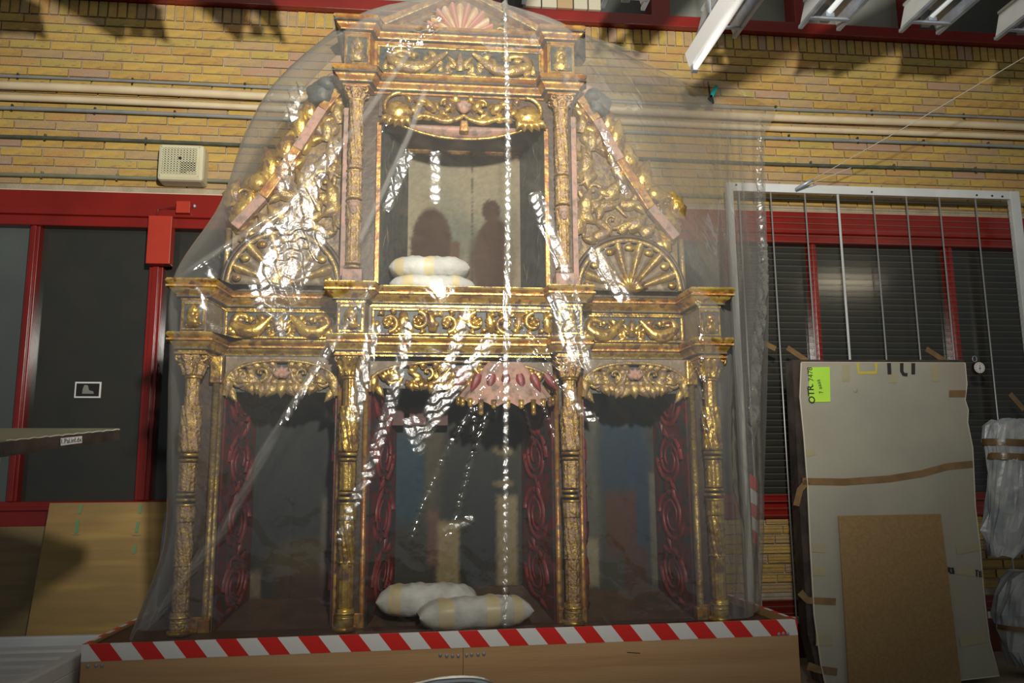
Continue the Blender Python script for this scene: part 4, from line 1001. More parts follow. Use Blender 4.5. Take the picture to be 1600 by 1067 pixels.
TU = np.interp(np.linspace(0, 1, NU), np.concatenate([[0], np.cumsum(_l)])/_l.sum(), _tt); TU[-1] = 9-1e-9
G_ = cr_axis(C, NU, TU); G_ = np.swapaxes(cr_axis(np.swapaxes(G_, 0, 1), NV), 0, 1)   # NU, NV, 3
uu = TU[:, None]*np.ones((1, NV)); vv_ = np.linspace(0, 9, NV)[None, :]*np.ones((NU, 1))
du = np.gradient(G_, axis=0); dv = np.gradient(G_, axis=1); nrm = np.cross(dv, du); nrm /= np.linalg.norm(nrm, axis=2, keepdims=True)+1e-12
if nrm[NU//2, NV//2, 1] > 0: nrm = -nrm                          # outward = towards the room
rel = G_-CAM; dd_ = rel@fw; SX = 800+F*(rel@RT)/dd_; SY = 533.5-F*(rel@UP)/dd_   # survey coordinates of each sheet point
front = np.clip((uu-.6)/.4, 0, 1)
D = np.zeros((NU, NV)); CRU = np.zeros((NU, NV)); FOLD_GLARE = np.zeros((NU, NV))
def seg_dist(poly):
    best = np.full((NU, NV), 1e9); T = np.zeros((NU, NV)); n = len(poly)-1
    for i in range(n):
        ax_, ay_ = poly[i]; bx_, by_ = poly[i+1]; L2 = (bx_-ax_)**2+(by_-ay_)**2
        t = np.clip(((SX-ax_)*(bx_-ax_)+(SY-ay_)*(by_-ay_))/L2, 0, 1)
        sd = ((SX-ax_)*(by_-ay_)-(SY-ay_)*(bx_-ax_))/math.sqrt(L2)
        d = np.hypot(SX-ax_-t*(bx_-ax_), SY-ay_-t*(by_-ay_))
        m_ = d < best; best = np.where(m_, d, best); T = np.where(m_, (i+t)/n, T)
        side = np.sign(sd) if i == 0 else np.where(m_, np.sign(sd), side)
    return best, T, best*side
XYZ = G_
def fold_noise(freqs, k, seed, warp=.02):
    r = np.random.RandomState(seed); out = np.zeros((NU, NV)); X_ = XYZ[..., 0]+XYZ[..., 1]*.7; Z_ = XYZ[..., 2]
    wx = warp*np.sin(Z_*17+X_*9+seed)+warp*.5*np.sin(Z_*41-X_*31); wz = warp*np.sin(X_*19-Z_*7+seed*2)+warp*.5*np.sin(X_*37+Z_*29)
    for i in range(k):
        a = r.uniform(0, PI); f_ = r.uniform(*freqs); ph = r.uniform(0, 1)
        s = ((X_+wx)*math.cos(a)+(Z_+wz)*math.sin(a))*f_+ph
        out += (np.abs((s % 1)-.5)*2-.5)/f_
    return out
crum_big = fold_noise((5, 11), 5, 1, .03)
crum_fine = fold_noise((16, 34), 8, 4, .012)
crum_vf = fold_noise((40, 70), 6, 9, .006)
_tc = CAM-G_; _tc /= np.linalg.norm(_tc, axis=2, keepdims=True); _tl = np.array(LP0)-G_; _tl /= np.linalg.norm(_tl, axis=2, keepdims=True)
_h = _tc+_tl; _h /= np.linalg.norm(_h, axis=2, keepdims=True)
GX = nrm[..., 0]-_h[..., 0]; GZ = nrm[..., 2]-_h[..., 2]
def saw(s_, lam):
    f_ = (s_/lam) % 1.; return np.where(f_ < .84, f_-.42, (.42-(f_-.84)*5.25))*lam
_wx = .012*np.sin(XYZ[..., 2]*23+XYZ[..., 0]*11)+.006*np.sin(XYZ[..., 2]*67+XYZ[..., 0]*49); _wz = .014*np.sin(XYZ[..., 0]*27-XYZ[..., 2]*13)+.007*np.sin(XYZ[..., 0]*71+XYZ[..., 2]*37)
GLARE_PLEAT = GX*saw(XYZ[..., 0]+_wx+.25*XYZ[..., 2], .058)+GZ*saw(XYZ[..., 2]+_wz-.2*XYZ[..., 0], .044)  # pleat flanks shaped to mirror the flash into the camera
# gentle overall drape and creasing
D += front*.0035*np.sin(XYZ[..., 0]*9+XYZ[..., 2]*1.7)*np.clip(1-np.abs(uu-4)/5, 0, 1)
D += (.006*crum_big+.0012*crum_fine)*front
def crease(poly, w, amp, crum=0., taper=(.08, .08), fold_glare=0.):
    global D, CRU, FOLD_GLARE
    d, T, sd = seg_dist(poly); e = np.clip(T/max(taper[0], 1e-3), 0, 1)*np.clip((1-T)/max(taper[1], 1e-3), 0, 1)
    g = np.exp(-(d/w)**2)*e*front
    if fold_glare: FOLD_GLARE = np.maximum(FOLD_GLARE, fold_glare*np.exp(-(d/w)**4)*e*front)
    if crum > .5: amp *= .35
    D += .5*amp*g*(1+.35*np.sin(T*60+d))
    if crum:
        m_ = np.exp(-(d/(w*1.6))**4)*e*front
        D += m_*(GLARE_PLEAT+crum*(crum_fine+crum_vf)*.005); FOLD_GLARE = np.maximum(FOLD_GLARE, .35*m_*min(1, crum)); CRU = np.maximum(CRU, m_*min(1, crum))  # milky haze added here paints glare along the crease
def patch(poly, w0, w1, crum, tiltx=0, tiltz=0, bend=0):
    """crumpled streak: width tapers w0 -> w1"""
    global D, CRU, FOLD_GLARE
    d, T, sd = seg_dist(poly); w = w0+(w1-w0)*T
    m_ = np.exp(-(d/w)**4)*np.clip(T/.05, 0, 1)**.5*front
    D += m_*(GLARE_PLEAT+crum*(crum_fine*.007+crum_vf*.005)); FOLD_GLARE = np.maximum(FOLD_GLARE, .22*m_)  # haze paints the streak's flash glare, no folded film meant
    D += bend*np.exp(-(d/(w*1.1))**2)*front
    CRU = np.maximum(CRU, m_)
crease([(655, 60), (565, 190), (450, 320), (275, 436)], 4, .007, fold_glare=.7)
crease([(668, 130), (640, 210), (585, 330), (558, 385)], 4, .008, fold_glare=.9)
crease([(590, 430), (540, 510), (480, 600), (440, 665)], 2.6, .009, .9, fold_glare=.5)
crease([(440, 660), (350, 828), (290, 900), (226, 992)], 7, .012, 0, fold_glare=.6)
crease([(788, -2), (792, 120), (794, 260), (793, 400), (791, 600), (790, 800), (789, 982)], 2.6, .006, .8, (.01, .01), fold_glare=.75)
crease([(545, 470), (500, 560), (400, 720), (352, 826)], 3, .004, fold_glare=.5)
crease([(690, 20), (655, 60), (600, 80)], 8, .010, .3)
crease([(588, 500), (572, 560), (560, 620), (548, 665)], 7, .012, 1.)
crease([(640, 490), (628, 560), (608, 640), (575, 740), (545, 800), (530, 855)], 6, .013, .9)
crease([(735, 480), (712, 540), (690, 600), (662, 660)], 5, .012, .8)
crease([(775, 520), (745, 560), (700, 620), (655, 690)], 6, .013, .9)
crease([(752, 620), (700, 700), (660, 790), (640, 850)], 3, .008, .2)
crease([(765, 640), (735, 720), (715, 800), (695, 850)], 3, .007, .2)
crease([(800, 490), (845, 565), (905, 645)], 2.6, .008, .1)
crease([(802, 492), (830, 540), (865, 575), (890, 585)], 2.6, .008, .1)
crease([(805, 500), (870, 560), (892, 590)], 2.6, .008, .1)
crease([(830, 600), (850, 640), (872, 700)], 2.6, .007, .1)
crease([(806, 600), (822, 650), (835, 700)], 2.4, .007)
crease([(787, 560), (765, 590), (748, 625), (735, 690)], 2.6, .008, .1)
crease([(778, 590), (782, 610), (770, 660)], 2.4, .007)
crease([(895, 440), (915, 560), (925, 600)], 4, .010, .6)
crease([(880, 600), (905, 640), (935, 660)], 5, .01, .8)
crease([(690, 832), (712, 822), (742, 808)], 4, .010, 1.2)
crease([(458, 760), (455, 860), (445, 998)], 2.0, .005)
crease([(1095, 480), (1098, 600), (1105, 700)], 2.2, .006, .3)
crease([(1062, 270), (1085, 330), (1092, 420)], 2.0, .005)
crease([(625, 160), (600, 200), (560, 260)], 2.5, .006)
crease([(880, 42), (940, 75), (1010, 112)], 4, .008)
crease([(890, 42), (960, 88), (1030, 120)], 3, .007)
patch([(490, 255), (470, 330), (462, 400), (435, 455)], 12, 40, 1.0, bend=.010)
patch([(500, 350), (455, 420), (432, 480)], 30, 18, 1.0, bend=.008)
patch([(432, 470), (440, 520)], 20, 8, .8)
patch([(466, 130), (455, 178)], 12, 14, .7, bend=.006)
patch([(868, 455), (885, 500), (915, 570)], 14, 15, 1.0, bend=.010)
patch([(925, 385), (950, 430), (975, 462)], 14, 12, 1.0, bend=.009)
patch([(942, 200), (958, 250), (977, 300)], 5, 5, .8, bend=.006)
patch([(640, 235), (605, 325)], 9, 7, .55)
patch([(680, 235), (680, 310)], 8, 8, .5)
patch([(835, 300), (860, 360), (885, 430)], 10, 10, .6, bend=.005)
patch([(640, 650), (655, 700)], 14, 10, .8)
patch([(455, 240), (440, 290)], 10, 10, .6, bend=.005)
patch([(530, 220), (500, 270)], 9, 9, .5, bend=.004)
# long vertical folds on the slack side by the wall
for x_, w_, a_ in ((1137, 5, .014), (1158, 4, .012), (1176, 5, .016), (1188, 4, .014), (1120, 6, .010)):
    d = np.abs(SX-(x_+(SY-500)*.012*(1 if x_ < 1170 else -.5))-3*np.sin(SY/60+x_)); D += a_*np.exp(-(d/w_)**2)*np.clip((SY-150)/80, 0, 1)*np.clip((uu-5.8)/.4, 0, 1)
crease([(1190, 160), (1185, 300), (1192, 420), (1180, 560), (1172, 700)], 4, .012, .8)
G2 = G_+nrm*D[..., None]
G2[..., 2] = np.maximum(G2[..., 2], .4735)
edge_ok = (G2[..., 1] < PY0+.026) & (G2[..., 2] < .53)
G2[..., 1] = np.where(edge_ok, PY0+.026, G2[..., 1])
orig = (-.1, -.2, .474)
me = bpy.data.meshes.new('plastic_sheet'); nvtx = NU*NV
me.vertices.add(nvtx); me.vertices.foreach_set('co', (G2-np.array(orig)).reshape(-1).astype(np.float32))
idx = np.arange(nvtx).reshape(NU, NV); q4 = np.stack([idx[:-1, :-1], idx[1:, :-1], idx[1:, 1:], idx[:-1, 1:]], -1).reshape(-1, 4)
me.loops.add(q4.size); me.loops.foreach_set('vertex_index', q4.reshape(-1).astype(np.int32))
me.polygons.add(len(q4)); me.polygons.foreach_set('loop_start', (np.arange(len(q4))*4).astype(np.int32)); me.polygons.foreach_set('loop_total', np.full(len(q4), 4, np.int32))
me.polygons.foreach_set('use_smooth', np.ones(len(q4), bool)); me.update(); me.validate()
at = me.attributes.new('crumple', 'FLOAT', 'POINT'); at.data.foreach_set('value', np.clip(CRU*.5, 0, 1).reshape(-1).astype(np.float32))
at = me.attributes.new('fold_glare', 'FLOAT', 'POINT'); at.data.foreach_set('value', np.clip(FOLD_GLARE, 0, 1).reshape(-1).astype(np.float32))
me.materials.append(M['film'])
sh = bpy.data.objects.new('plastic_sheet', me); COL.objects.link(sh); sh.location = orig
tag(sh, 'large crumpled clear plastic sheet draped over the gilded altarpiece', 'plastic sheet')
# clamp holding the sheet to the conduit
c = P(1110, 156, 1.11); cl_ = thing('spring_clamp', c, 'black and teal spring clamp holding the plastic sheet to the conduit', 'clamp')
MB().bar((c[0]-.03, 1.11, c[2]-.03), (c[0]+.005, 1.11, c[2]+.03), .022, .03).bar((c[0]+.012, 1.11, c[2]-.03), (c[0]+.0, 1.11, c[2]+.03), .022, .03).build('jaws', M['black'], cl_, bevel=.004)
MB().bar((c[0]+.0, 1.11, c[2]+.02), (c[0]-.014, 1.105, c[2]+.13), .010, .016).build('handle', M['black'], cl_, bevel=.003)
MB().bar((c[0]+.005, 1.11, c[2]+.02), (c[0]+.045, 1.10, c[2]+.10), .028, .022).build('teal_handle', M['teal'], cl_, bevel=.005)

# ================================================================== RIGHT SIDE
# --- white framed wire grid
mg = thing('wire_grid_panel', (2.9, 1.1, 0), 'tall white framed wire grid panel behind the packed board', 'grid panel')
gx0_, gx1_, gy, gt = 1.86, 3.92, 1.08, 3.115
MB().box(gx0_-.02, gx1_+.02, gy-.015, gy+.02, gt-.06, gt).build('top_rail', M['white_metal'], mg, bevel=.004)
MB().box(gx0_-.03, gx0_+.015, gy-.02, gy+.02, 0, gt).build('stile', M['white_metal'], mg, bevel=.004)
MB().box(gx1_-.035, gx1_+.035, gy-.02, gy+.02, 0, gt).build('stile', M['white_metal'], mg, bevel=.004)
MB().box(gx0_, gx1_, gy-.015, gy+.02, .25, .29).build('bottom_rail', M['white_metal'], mg, bevel=.004)
for px in (1160, 1210, 1264, 1316, 1372, 1424, 1476, 1533):
    X = P(px, 400, gy)[0]; MB().tube([(X, gy, .27), (X, gy, gt-.05)], .0055 if px != 1316 else .009, 6).build('upright_wire', M['wire'] if px != 1316 else M['white_metal'], mg, True)
hw0 = MB().tube([(gx0_, gy+.008, 0), (gx1_, gy+.008, 0)], .0016, 4); hw0 = hw0.build('cross_wire', M['wire_thin'], mg, loc=(0, gy, 0)); z = .31; first = True
while z < gt-.07:
    if first: hw0.location = (-2.9, -.02, z); first = False
    else: c = hw0.copy(); COL.objects.link(c); c.parent = mg; c.location = (-2.9, -.02, z)
    z += .043
for px, py in ((1150, 289), (1362, 300), (1526, 305), (1550, 306), (1566, 307)): 
    c = P(px, py, gy-.016); MB().tube([(c[0], gy-.02, c[2]), (c[0], gy-.012, c[2])], .007, 8).build('bolt', M['ink'], mg)
for pts in (((1193, 536), (1212, 545)), ((1230, 543), (1264, 566)), ((1447, 545), (1480, 566)), ((1578, 615), (1600, 640))):
    a = P(*pts[0], gy-.012); b_ = P(*pts[1], gy-.012); MB().bar(a, b_, .035, .003).build('tape_strip', M['parcel_tape'], mg)
wr = thing('tension_cord', P(1245, 295, 1.0), 'thin pale cord stretched from the grid panel up to the right', 'cord')
a = Vector(P(1243, 296, 1.03)); b_ = Vector(P(1640, 66, .4)); MB().tube([a, (a+b_)/2+Vector((0, 0, -.01)), b_], .003, 6).build('cord', M['yarn'], wr, True)
b2_ = Vector(P(1330, 262, .9)); MB().tube([a, b2_], .0025, 6).build('second_strand', M['yarn'], wr, True)
MB().tube([a, a+(b_-a)*.035, a+(b_-a)*.075], [.009, .014, .007], 8).build('turnbuckle', M['galv'], wr, True)

# --- packed board with cardboard face
YB, YT = .50, .70
def pk(px, py, off=0.):
    """point on the leaning face of the pack"""
    d = fw*F+RT*(px-800)-UP*(py-533.5); n_ = np.array([0, -1.9, (YT-YB)]); p0 = np.array([0, YB-off, 0])
    t = ((p0-CAM)@n_)/(d@n_); p = CAM+t*d; return (float(p[0]), float(p[1]), float(p[2]))
pkg = thing('packed_panel', (2.6, .55, 0), 'large dark-edged panel packed behind grey cardboard, leaning beside the platform', 'packed panel')
fl = [(1252, 566), (1270, 566), (1508, 567), (1511, 600), (1508, 625), (1513, 640), (1512, 660), (1520, 700), (1524, 790), (1532, 860), (1536, 910), (1541, 960), (1546, 1000), (1561, 1056), (1500, 1063), (1290, 1072), (1283, 1040), (1272, 960), (1266, 850), (1262, 760), (1256, 680), (1250, 620)]
body = [(1238, 562), (1506, 562), (1530, 850), (1554, 1048), (1282, 1068), (1262, 990), (1250, 800)]
def slab(pts, off0, off1, mt, name, par, mb=None):
    m_ = MB(); n = len(pts); A = [pk(*p, off1) for p in pts]; B = [pk(*p, off1) for p in pts]
    B = [(a[0], a[1]+(off1-off0), a[2]) for a in A]
    m_.v = A+B; m_.f = [tuple(range(n))[::-1], tuple(range(n, 2*n))]+[(i, (i+1) % n, n+(i+1) % n, n+i) for i in range(n)]; m_.m = [0]*len(m_.f)
    o = m_.build(name, mt, par); return o
slab(body, -.10, 0., M['dark_edge'], 'crate_body', pkg)
slab(fl, .0, .012, M['board'], 'cardboard_face', pkg)
MB().tube([pk(*p, .013) for p in [(1252, 567), (1250, 620), (1256, 680), (1262, 760), (1266, 850), (1272, 960), (1283, 1040), (1290, 1070)]], .0035, 6).build('torn_edge', M['torn'], pkg)
MB().tube([pk(*p, .013) for p in fl[2:15]], .003, 6).build('torn_edge', M['torn'], pkg)
MB().tube([pk(*p, .013) for p in fl[:3]], .003, 6).build('torn_edge', M['torn'], pkg)
def strip(pts, w, mt, name='tape_strip', off=.015, par=None):
    for a, b_ in zip(pts[:-1], pts[1:]):
        pass
    m_ = MB(); rows = []
    for i, p in enumerate(pts):
        a = pts[max(i-1, 0)]; b_ = pts[min(i+1, len(pts)-1)]; dx, dy = b_[0]-a[0], b_[1]-a[1]; l = math.hypot(dx, dy); nx, ny = -dy/l*w/2, dx/l*w/2
        rows.append([pk(p[0]+nx, p[1]+ny, off), pk(p[0]-nx, p[1]-ny, off), pk(p[0]-nx, p[1]-ny, off-.002), pk(p[0]+nx, p[1]+ny, off-.002)])
    m_.quadgrid(rows, closev=True); b0 = 0; k = len(m_.v); m_.f += [(0, 1, 2, 3), (k-1, k-2, k-3, k-4)]; m_.m += [0, 0]
    m_.build(name, M[mt], par or pkg)
strip([(1254, 752), (1320, 753), (1390, 748), (1440, 740), (1480, 729), (1520, 725)], 11, 'parcel_tape')
strip([(1262, 752), (1250, 765), (1244, 790)], 10, 'parcel_tape')
strip([(1483, 615), (1509, 615)], 11, 'parcel_tape'); strip([(1250, 925), (1262, 938), (1306, 940)], 11, 'parcel_tape'); strip([(1262, 1040), (1280, 1046), (1308, 1050)], 12, 'parcel_tape')
for a, b_, w in (((1322, 570), (1322, 596), 12), ((1395, 585), (1395, 598), 12), ((1462, 570), (1462, 596), 12), ((1265, 702), (1268, 712), 14), ((1268, 855), (1290, 857), 14), ((1270, 893), (1290, 893), 13), ((1495, 860), (1530, 854), 12), ((1500, 892), (1520, 893), 10), ((1500, 1003), (1545, 995), 16), ((1275, 1000), (1300, 1000), 18)):
    strip([a, b_], w, 'old_tape', 'old_tape_patch')
# green note, with writing turned on its side
strip([(1280, 573.5), (1281, 628)], 33, 'greennote', 'green_note', .018)
def text(body, px, py, size, rot, mt, par, off=.020, f=None, bold=0):
    cu = bpy.data.curves.new('lettering', 'FONT'); cu.body = body; cu.size = size; cu.extrude = .0004; cu.offset = bold
    cu.align_x = 'CENTER'; cu.align_y = 'CENTER'; cu.materials.append(M[mt])
    o = bpy.data.objects.new('lettering', cu); COL.objects.link(o); o.parent = par
    p = (f or pk)(px, py, off) if f is None else f
    q = ORI[par.name]; o.location = (p[0]-q[0], p[1]-q[1], p[2]-q[2]); o.rotation_euler = rot; return meshify(o)
lean = math.atan2(YT-YB, 1.9)
def meshify(o):
    dg_ = bpy.context.evaluated_depsgraph_get(); me_ = bpy.data.meshes.new_from_object(o.evaluated_get(dg_)); me_.name = 'lettering'
    n_ = bpy.data.objects.new('lettering', me_); COL.objects.link(n_); n_.parent = o.parent; n_.location = o.location; n_.rotation_euler = o.rotation_euler
    bpy.data.objects.remove(o); return n_
def erot(roll): return (Matrix.Rotation(math.radians(90)-lean, 3, 'X')@Matrix.Rotation(roll, 3, 'Z')).to_euler()
text('OTR', 1268, 616, .055, erot(PI/2), 'ink', pkg, .0195, bold=.001)
text('- 7478', 1267, 588, .045, erot(PI/2), 'ink', pkg, .0195)
text('7 aaaa', 1281, 604, .036, erot(PI/2+.15), 'ink', pkg, .0195)
# cut-off print on the top edge
strip([(1340, 567), (1342, 582.5), (1369, 582), (1369, 567)], 4.5, 'yellow_ink', 'yellow_print', .014)
strip([(1389, 567), (1390, 585)], 6, 'ink', 'black_print', .014); strip([(1409, 567), (1409, 580), (1412, 585), (1418, 585.5)], 5.5, 'ink', 'black_print', .014); strip([(1427, 567), (1427, 585)], 6, 'ink', 'black_print', .014)
text('LI', 1487, 891, .045, erot(PI), 'ink', pkg, .0145, bold=.002); strip([(1482, 886), (1482.3, 894)], 2.6, 'ink', 'black_print', .0143); strip([(1488, 887), (1488.2, 895.5)], 2.6, 'ink', 'black_print', .0143); strip([(1484, 895.5), (1491, 896)], 1.8, 'ink', 'black_print', .0143)
strip([(1524, 891), (1529, 891.5)], 2, 'ink', 'black_print', .0145); strip([(1526, 892), (1526.3, 901)], 2.2, 'ink', 'black_print', .0145); strip([(1531, 892), (1531.3, 902)], 3, 'ink', 'black_print', .0145); strip([(1534.5, 892), (1534.8, 902)], 2, 'ink', 'black_print', .0145)
strip([(1493, 892), (1523, 897)], 9, 'old_tape', 'yellow_tape_patch', .014)
c = pk(1337, 610, .016); MB().blob(c, .012, .004, .014).build('dent', M['board'], pkg, True)
# brown cardboard leaning on it
bc = thing('brown_cardboard', (2.4, .33, 0), 'plain brown cardboard sheet leaning on the grey packed board', 'cardboard')
slab([(1310, 806), (1470, 803), (1503, 1074), (1327, 1076)], .03, .036, M['kraft'], 'sheet', bc)
# gauge dial
c = P(1527, 575, 1.06); dg = thing('round_dial', c, 'small round white dial hanging on the wire grid beside the packed panel', 'dial')
MB().tube([(c[0], 1.04, c[2]), (c[0], 1.07, c[2])], .043, 24).build('case', M['dark_edge'], dg, True); MB().tube([(c[0], 1.036, c[2]), (c[0], 1.041, c[2])], .037, 24).build('dial_face', M['paper'], dg)
MB().bar((c[0], 1.034, c[2]-.02), (c[0]+.002, 1.034, c[2]+.02), .003, .001).bar((c[0]-.008, 1.034, c[2]-.006), (c[0]+.01, 1.034, c[2]-.004), .003, .001).build('hand', M['ink'], dg)
q = MB()
for k in range(12): a = k*PI/6; q.bar((c[0]+.026*math.cos(a), 1.0345, c[2]+.026*math.sin(a)), (c[0]+.032*math.cos(a), 1.0345, c[2]+.032*math.sin(a)), .003, .001)
q.build('ticks', M['ink'], dg)
MB().tube([(c[0]+.015*math.cos(a)-.02, 1.05, c[2]+.06+.02*math.sin(a)) for a in np.linspace(0, 2*PI, 14)], .003, 6).build('ring', M['galv'], dg, True)
# wrapped bundles at the right edge
def bundle(name, pts, y, th, label, tapes, seed):
    t = thing(name, P(1590, pts[-1][1], y), label, 'bundle'); r = np.random.RandomState(seed); rows = []
    for (cx_, py, w) in pts:
        n = 40; row = []
        for k in range(n):
            a = 2*PI*k/n; q = 1+.07*math.sin(5*a+py*.05)+.05*math.sin(9*a-py*.11)+r.uniform(-.05, .05)
            p = P(cx_+w*math.cos(a)*q, py, y); row.append((p[0], y-th*math.sin(a)*q, p[2]+r.uniform(-.008, .008)))
        rows.append(row)
    m_ = MB(); m_.quadgrid(rows, closev=True); k = len(m_.v); m_.f += [tuple(range(40)), tuple(range(k-1, k-41, -1))]; m_.m += [0, 0]; m_.build('wrapping', M['wrap'], t, False)
    for py, w, cx_, h_ in tapes:
        c_ = []
        for e in (-h_, h_): c_.append([(P(cx_+w*math.cos(a), py+e, y)[0], y-(th*1.12)*math.sin(a), P(cx_, py+e+3*math.cos(a), y)[2]) for a in np.linspace(0, 2*PI, 30)])
        q = MB(); q.quadgrid(c_); q.build('tape_band', M['parcel_tape'], t, True)
    return t
bundle('wrapped_bundle', [(1575, 656, 22), (1580, 664, 38), (1580, 690, 40), (1583, 720, 36), (1586, 760, 40), (1590, 800, 46), (1586, 830, 46), (1580, 850, 34), (1565, 868, 16)], .62, .10, 'upper grey plastic-wrapped bundle with brown tape at the right edge', ((693, 43, 1581, 5), (715, 40, 1584, 5)), 3)
bundle('wrapped_bundle', [(1605, 893, 22), (1608, 905, 38), (1606, 930, 46), (1607, 960, 50), (1607, 985, 44), (1612, 1015, 42), (1615, 1042, 30)], .62, .12, 'lower grey plastic-wrapped bundle near the floor at the right edge', ((980, 52, 1609, 4),), 8)
a = P(1585, 665, .50); b_ = P(1600, 860, .50); MB_ = MB(); MB_.bar((a[0]+.08, .43, a[2]), (b_[0]+.05, .43, .02), .05, .04); o = MB_.build('wooden_batten', M['box_tan'], bevel=.003); tag(o, 'upright tan wooden batten by the wrapped bundles', 'batten')

# hazard tape hanging right of the sheet
ht = thing('hanging_hazard_tape', P(1178, 745, .9), 'loose red and white tape hanging behind the sheet edge', 'tape')
m_ = MB()
ys = [740, 762, 785, 806, 827, 848]
for i in range(5): 
    p0 = P(1171+i*1.2, ys[i], .86); p1 = P(1184, ys[i]+8, .88); p2 = P(1184, ys[i+1]+6, .88); p3 = P(1172+i*1.2, ys[i+1], .86)
    b0 = len(m_.v); m_.v += [p0, p1, p2, p3]; m_.f.append((b0, b0+3, b0+2, b0+1)); m_.m.append(i % 2)
m_.build('strip', [M['tape_red'], M['tape_white']], ht)

# ================================================================== LEFT SIDE
def leaning(name, px0, px1, pt, x_pad, ytop, ybot, mt, label, th=.012):
    a = P(px0, pt, ytop); b_ = P(px1, pt, ytop); t = thing(name, ((a[0]+b_[0])/2, ybot, 0), label, 'board')
    zt_ = (a[2]+b_[2])/2
    MB().hexa([(a[0], ybot, 0), (b_[0], ybot, 0), (b_[0], ybot+th, 0), (a[0], ybot+th, 0), (a[0], ytop, zt_), (b_[0], ytop, zt_), (b_[0], ytop+th, zt_), (a[0], ytop+th, zt_)]).build('sheet', M[mt], t)
    return t, zt_
t, zt_ = leaning('plywood_sheet', 78, 262, 785, 0, 1.10, .86, 'ply_ochre', 'large ochre plywood sheet with green marks leaning beside the altar')
def onply(px, py):
    for k in range(3):
        yy = 1.10-.24*(1-0) if k == 0 else yy
        p = P(px, py, yy); yy = .86+.24*(p[2]/zt_)-.003
    return (p[0], yy, p[2])
for (a0, a1, b0_, b1_) in ((127, 788, 124, 802), (121, 812, 119, 833), (220, 788, 218, 802), (216, 815, 213, 832), (211, 852, 209, 865)):
    MB().bar(onply(a0, a1), onply(b0_, b1_), .018, .003).build('green_mark', M['green_mark'], t)
for px, py in ((118, 835), (213, 836)): 
    a = onply(px-7, py); b_ = onply(px+7, py); MB().bar(a, b_, .004, .003).build('pencil_line', M['conduit'], t)
a = P(262, 800, .95); b_ = P(251, 935, .88); MB().bar((a[0], .94, a[2]), (a[0]-.02, .82, .1), .018, .018).build('edge_angle', M['galv'], t)
leaning('plywood_sheet', -60, 82, 823, 0, 1.22, 1.06, 'ply_dull', 'dull plywood sheet standing behind the larger ochre one')
# white ribbed tray
tx0, tx1, ty0, ty1, tz = -3.0, -1.625, -.95, .28, .40
tr_ = thing('white_tray', (-2.3, -.3, 0), 'low white plastic tray with ribbed top left of the platform', 'tray')
MB().box(tx0, tx1, ty0, ty1, 0, tz-.02).build('body', M['whitebox'], tr_, bevel=.01)
MB().box(tx1-.05, tx1, ty0, ty1, tz-.03, tz+.035).build('side_flange', M['whitebox'], tr_, bevel=.008)
MB().box(tx0, tx1, ty1-.04, ty1, tz-.03, tz+.03).build('back_flange', M['whitebox'], tr_, bevel=.008)
y = ty0
while y < ty1-.08: MB().box(tx0+.01, tx1-.07, y+.02, y+.14, tz-.03, tz).build('rib', M['whitebox'], tr_, bevel=.012); y += .165
# tilted board with label on a grey upright
sb = thing('tilted_board', P(60, 700, -.8), 'dark edged grey board jutting in from the left with a small white label', 'board')
A0, A1, A2, A3 = Vector(P(-90, 700, -1.3)), Vector(P(187, 672, -.5)), Vector(P(187, 670.5, -.42)), Vector(P(-90, 670, .1))
A0b, A1b = Vector(P(-90, 728, -1.3)), Vector(P(187, 687, -.5))
m_ = MB(); dn = Vector((0, 0, -.06)); dn0 = A0b-A0; dn1 = A1b-A1
m_.hexa([A0b, A1b, A2+dn1, A3+dn0, A0, A1, A2, A3]); m_.build('board_core', M['dark_edge'], sb)
m_ = MB(); up = Vector((0, 0, .004)); m_.hexa([A0, A1, A2, A3, A0+up, A1+up, A2+up, A3+up]); m_.build('board_top', M['shelf_top'], sb)
MB().tube([A0+(A1-A0)*t_+Vector((0, -.003, .003+.002*math.sin(i*2.3))) for i, t_ in enumerate(np.linspace(.3, 1, 30))], .0025, 5).build('frayed_edge', M['torn'], sb)
def edge_pt(s_, d_): p = A0+(A1-A0)*s_; q = A0b+(A1b-A0b)*s_; return p*(1-d_)+q*d_
s0 = (94+90)/277*1.0; 
def s_of(px): 
    lo_, hi_ = 0, 1
    for _ in range(30):
        md = (lo_+hi_)/2; p = A0+(A1-A0)*md
        if screen(*p)[0] < px: lo_ = md
        else: hi_ = md
    return md
sa_, sb_ = s_of(95), s_of(128); off = Vector((.001, -.004, 0))
m_ = MB(); cs = [edge_pt(sa_, .78)+off, edge_pt(sb_, .78)+off, edge_pt(sb_, .18)+off, edge_pt(sa_, .18)+off]; m_.plate(cs, .003); m_.build('label', M['paper'], sb)
dirv = (A1-A0).normalized(); 
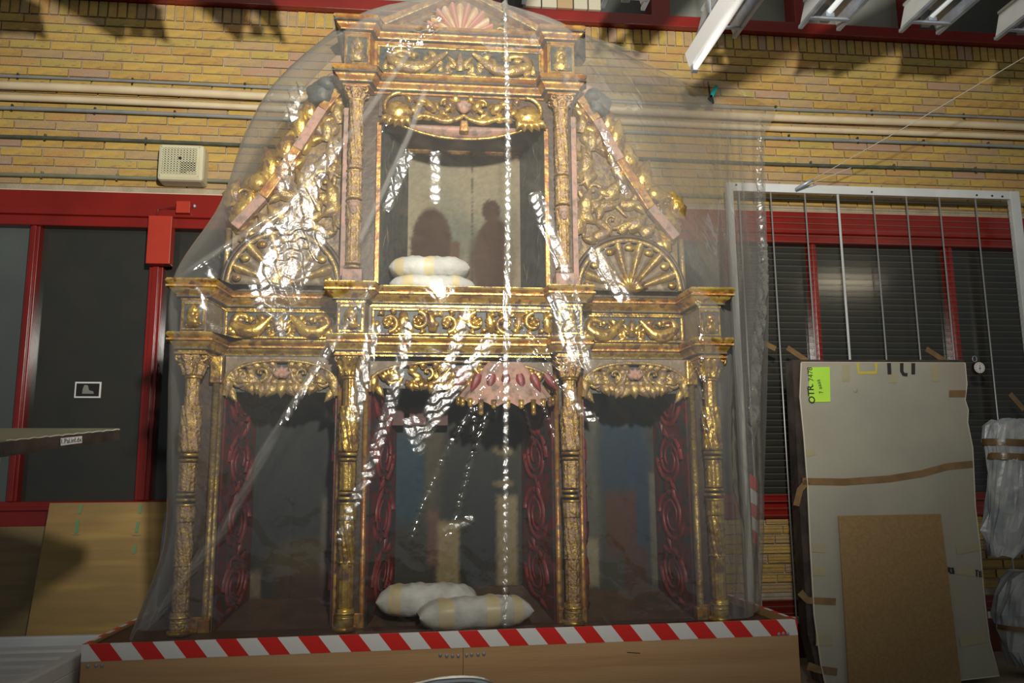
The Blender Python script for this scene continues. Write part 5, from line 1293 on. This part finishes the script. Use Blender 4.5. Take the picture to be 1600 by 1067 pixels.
cu = bpy.data.curves.new('lettering', 'FONT'); cu.body = '1.Pal.inf.dx'; cu.size = .026; cu.extrude = .0002; cu.align_x = 'CENTER'; cu.align_y = 'CENTER'; cu.materials.append(M['ink'])
o = bpy.data.objects.new('lettering', cu); COL.objects.link(o); o.parent = sb; mid = edge_pt((sa_+sb_)/2, .48)+off*1.6; q = ORI[sb.name]; o.location = (mid[0]-q[0], mid[1]-q[1], mid[2]-q[2])
zx = dirv; yx = (edge_pt(.6, 0)-edge_pt(.6, 1)).normalized(); zn = zx.cross(yx).normalized(); yx = zn.cross(zx)
o.rotation_euler = Matrix((zx, yx, zn)).transposed().to_euler(); meshify(o)
a = P(2, 700, -1.15); o = MB().box(a[0]-.08, a[0]+.022, -1.25, -1.19, 0, a[2]-.03).build('grey_upright', M['galv'], bevel=.006); tag(o, 'pale grey upright under the tilted board at the left edge', 'support')
# chrome chair back poking up at the bottom
a = P(700, 1058, -1.9); st = thing('chrome_chair', (a[0], -1.9, 0), 'chrome chair back just showing at the bottom edge of the photo', 'chair')
zt_ = P(740, 1053, -1.9)[2]; xl = P(615, 1062, -1.9)[0]; xr = P(776, 1062, -1.9)[0]
prof = [(xl-.25, zt_-.5), (xl-.22, zt_-.12), (xl-.12, zt_-.035), (xl+.05, zt_-.014), (xr-.14, zt_-.003), (xr-.05, zt_-.004), (xr-.01, zt_-.03), (xr+.01, zt_-.12), (xr+.02, zt_-.5)]
MB().tube([(p[0], -1.9, p[1]-.014) for p in cat(prof, 48)], .013, 12).build('back_frame', M['chrome'], st, True)
MB().box(xl-.2, xr-.02, -1.92, -1.90, zt_-.45, zt_-.10).build('backrest', M['black'], st, bevel=.01)
MB().box(xl-.24, xr+.01, -2.3, -1.9, zt_-.40, zt_-.36).build('seat', M['black'], st, bevel=.01)
zs = zt_-.5
for x_ in (xl-.25, xr+.02):
    MB().tube([(x_, -1.9, zs+.01), (x_, -1.88, 0)], .012, 8).build('leg', M['chrome'], st, True)
    MB().tube([(x_, -1.9, zt_-.385), (x_, -2.28, zt_-.385), (x_, -2.3, 0)], .012, 8).build('leg', M['chrome'], st, True)
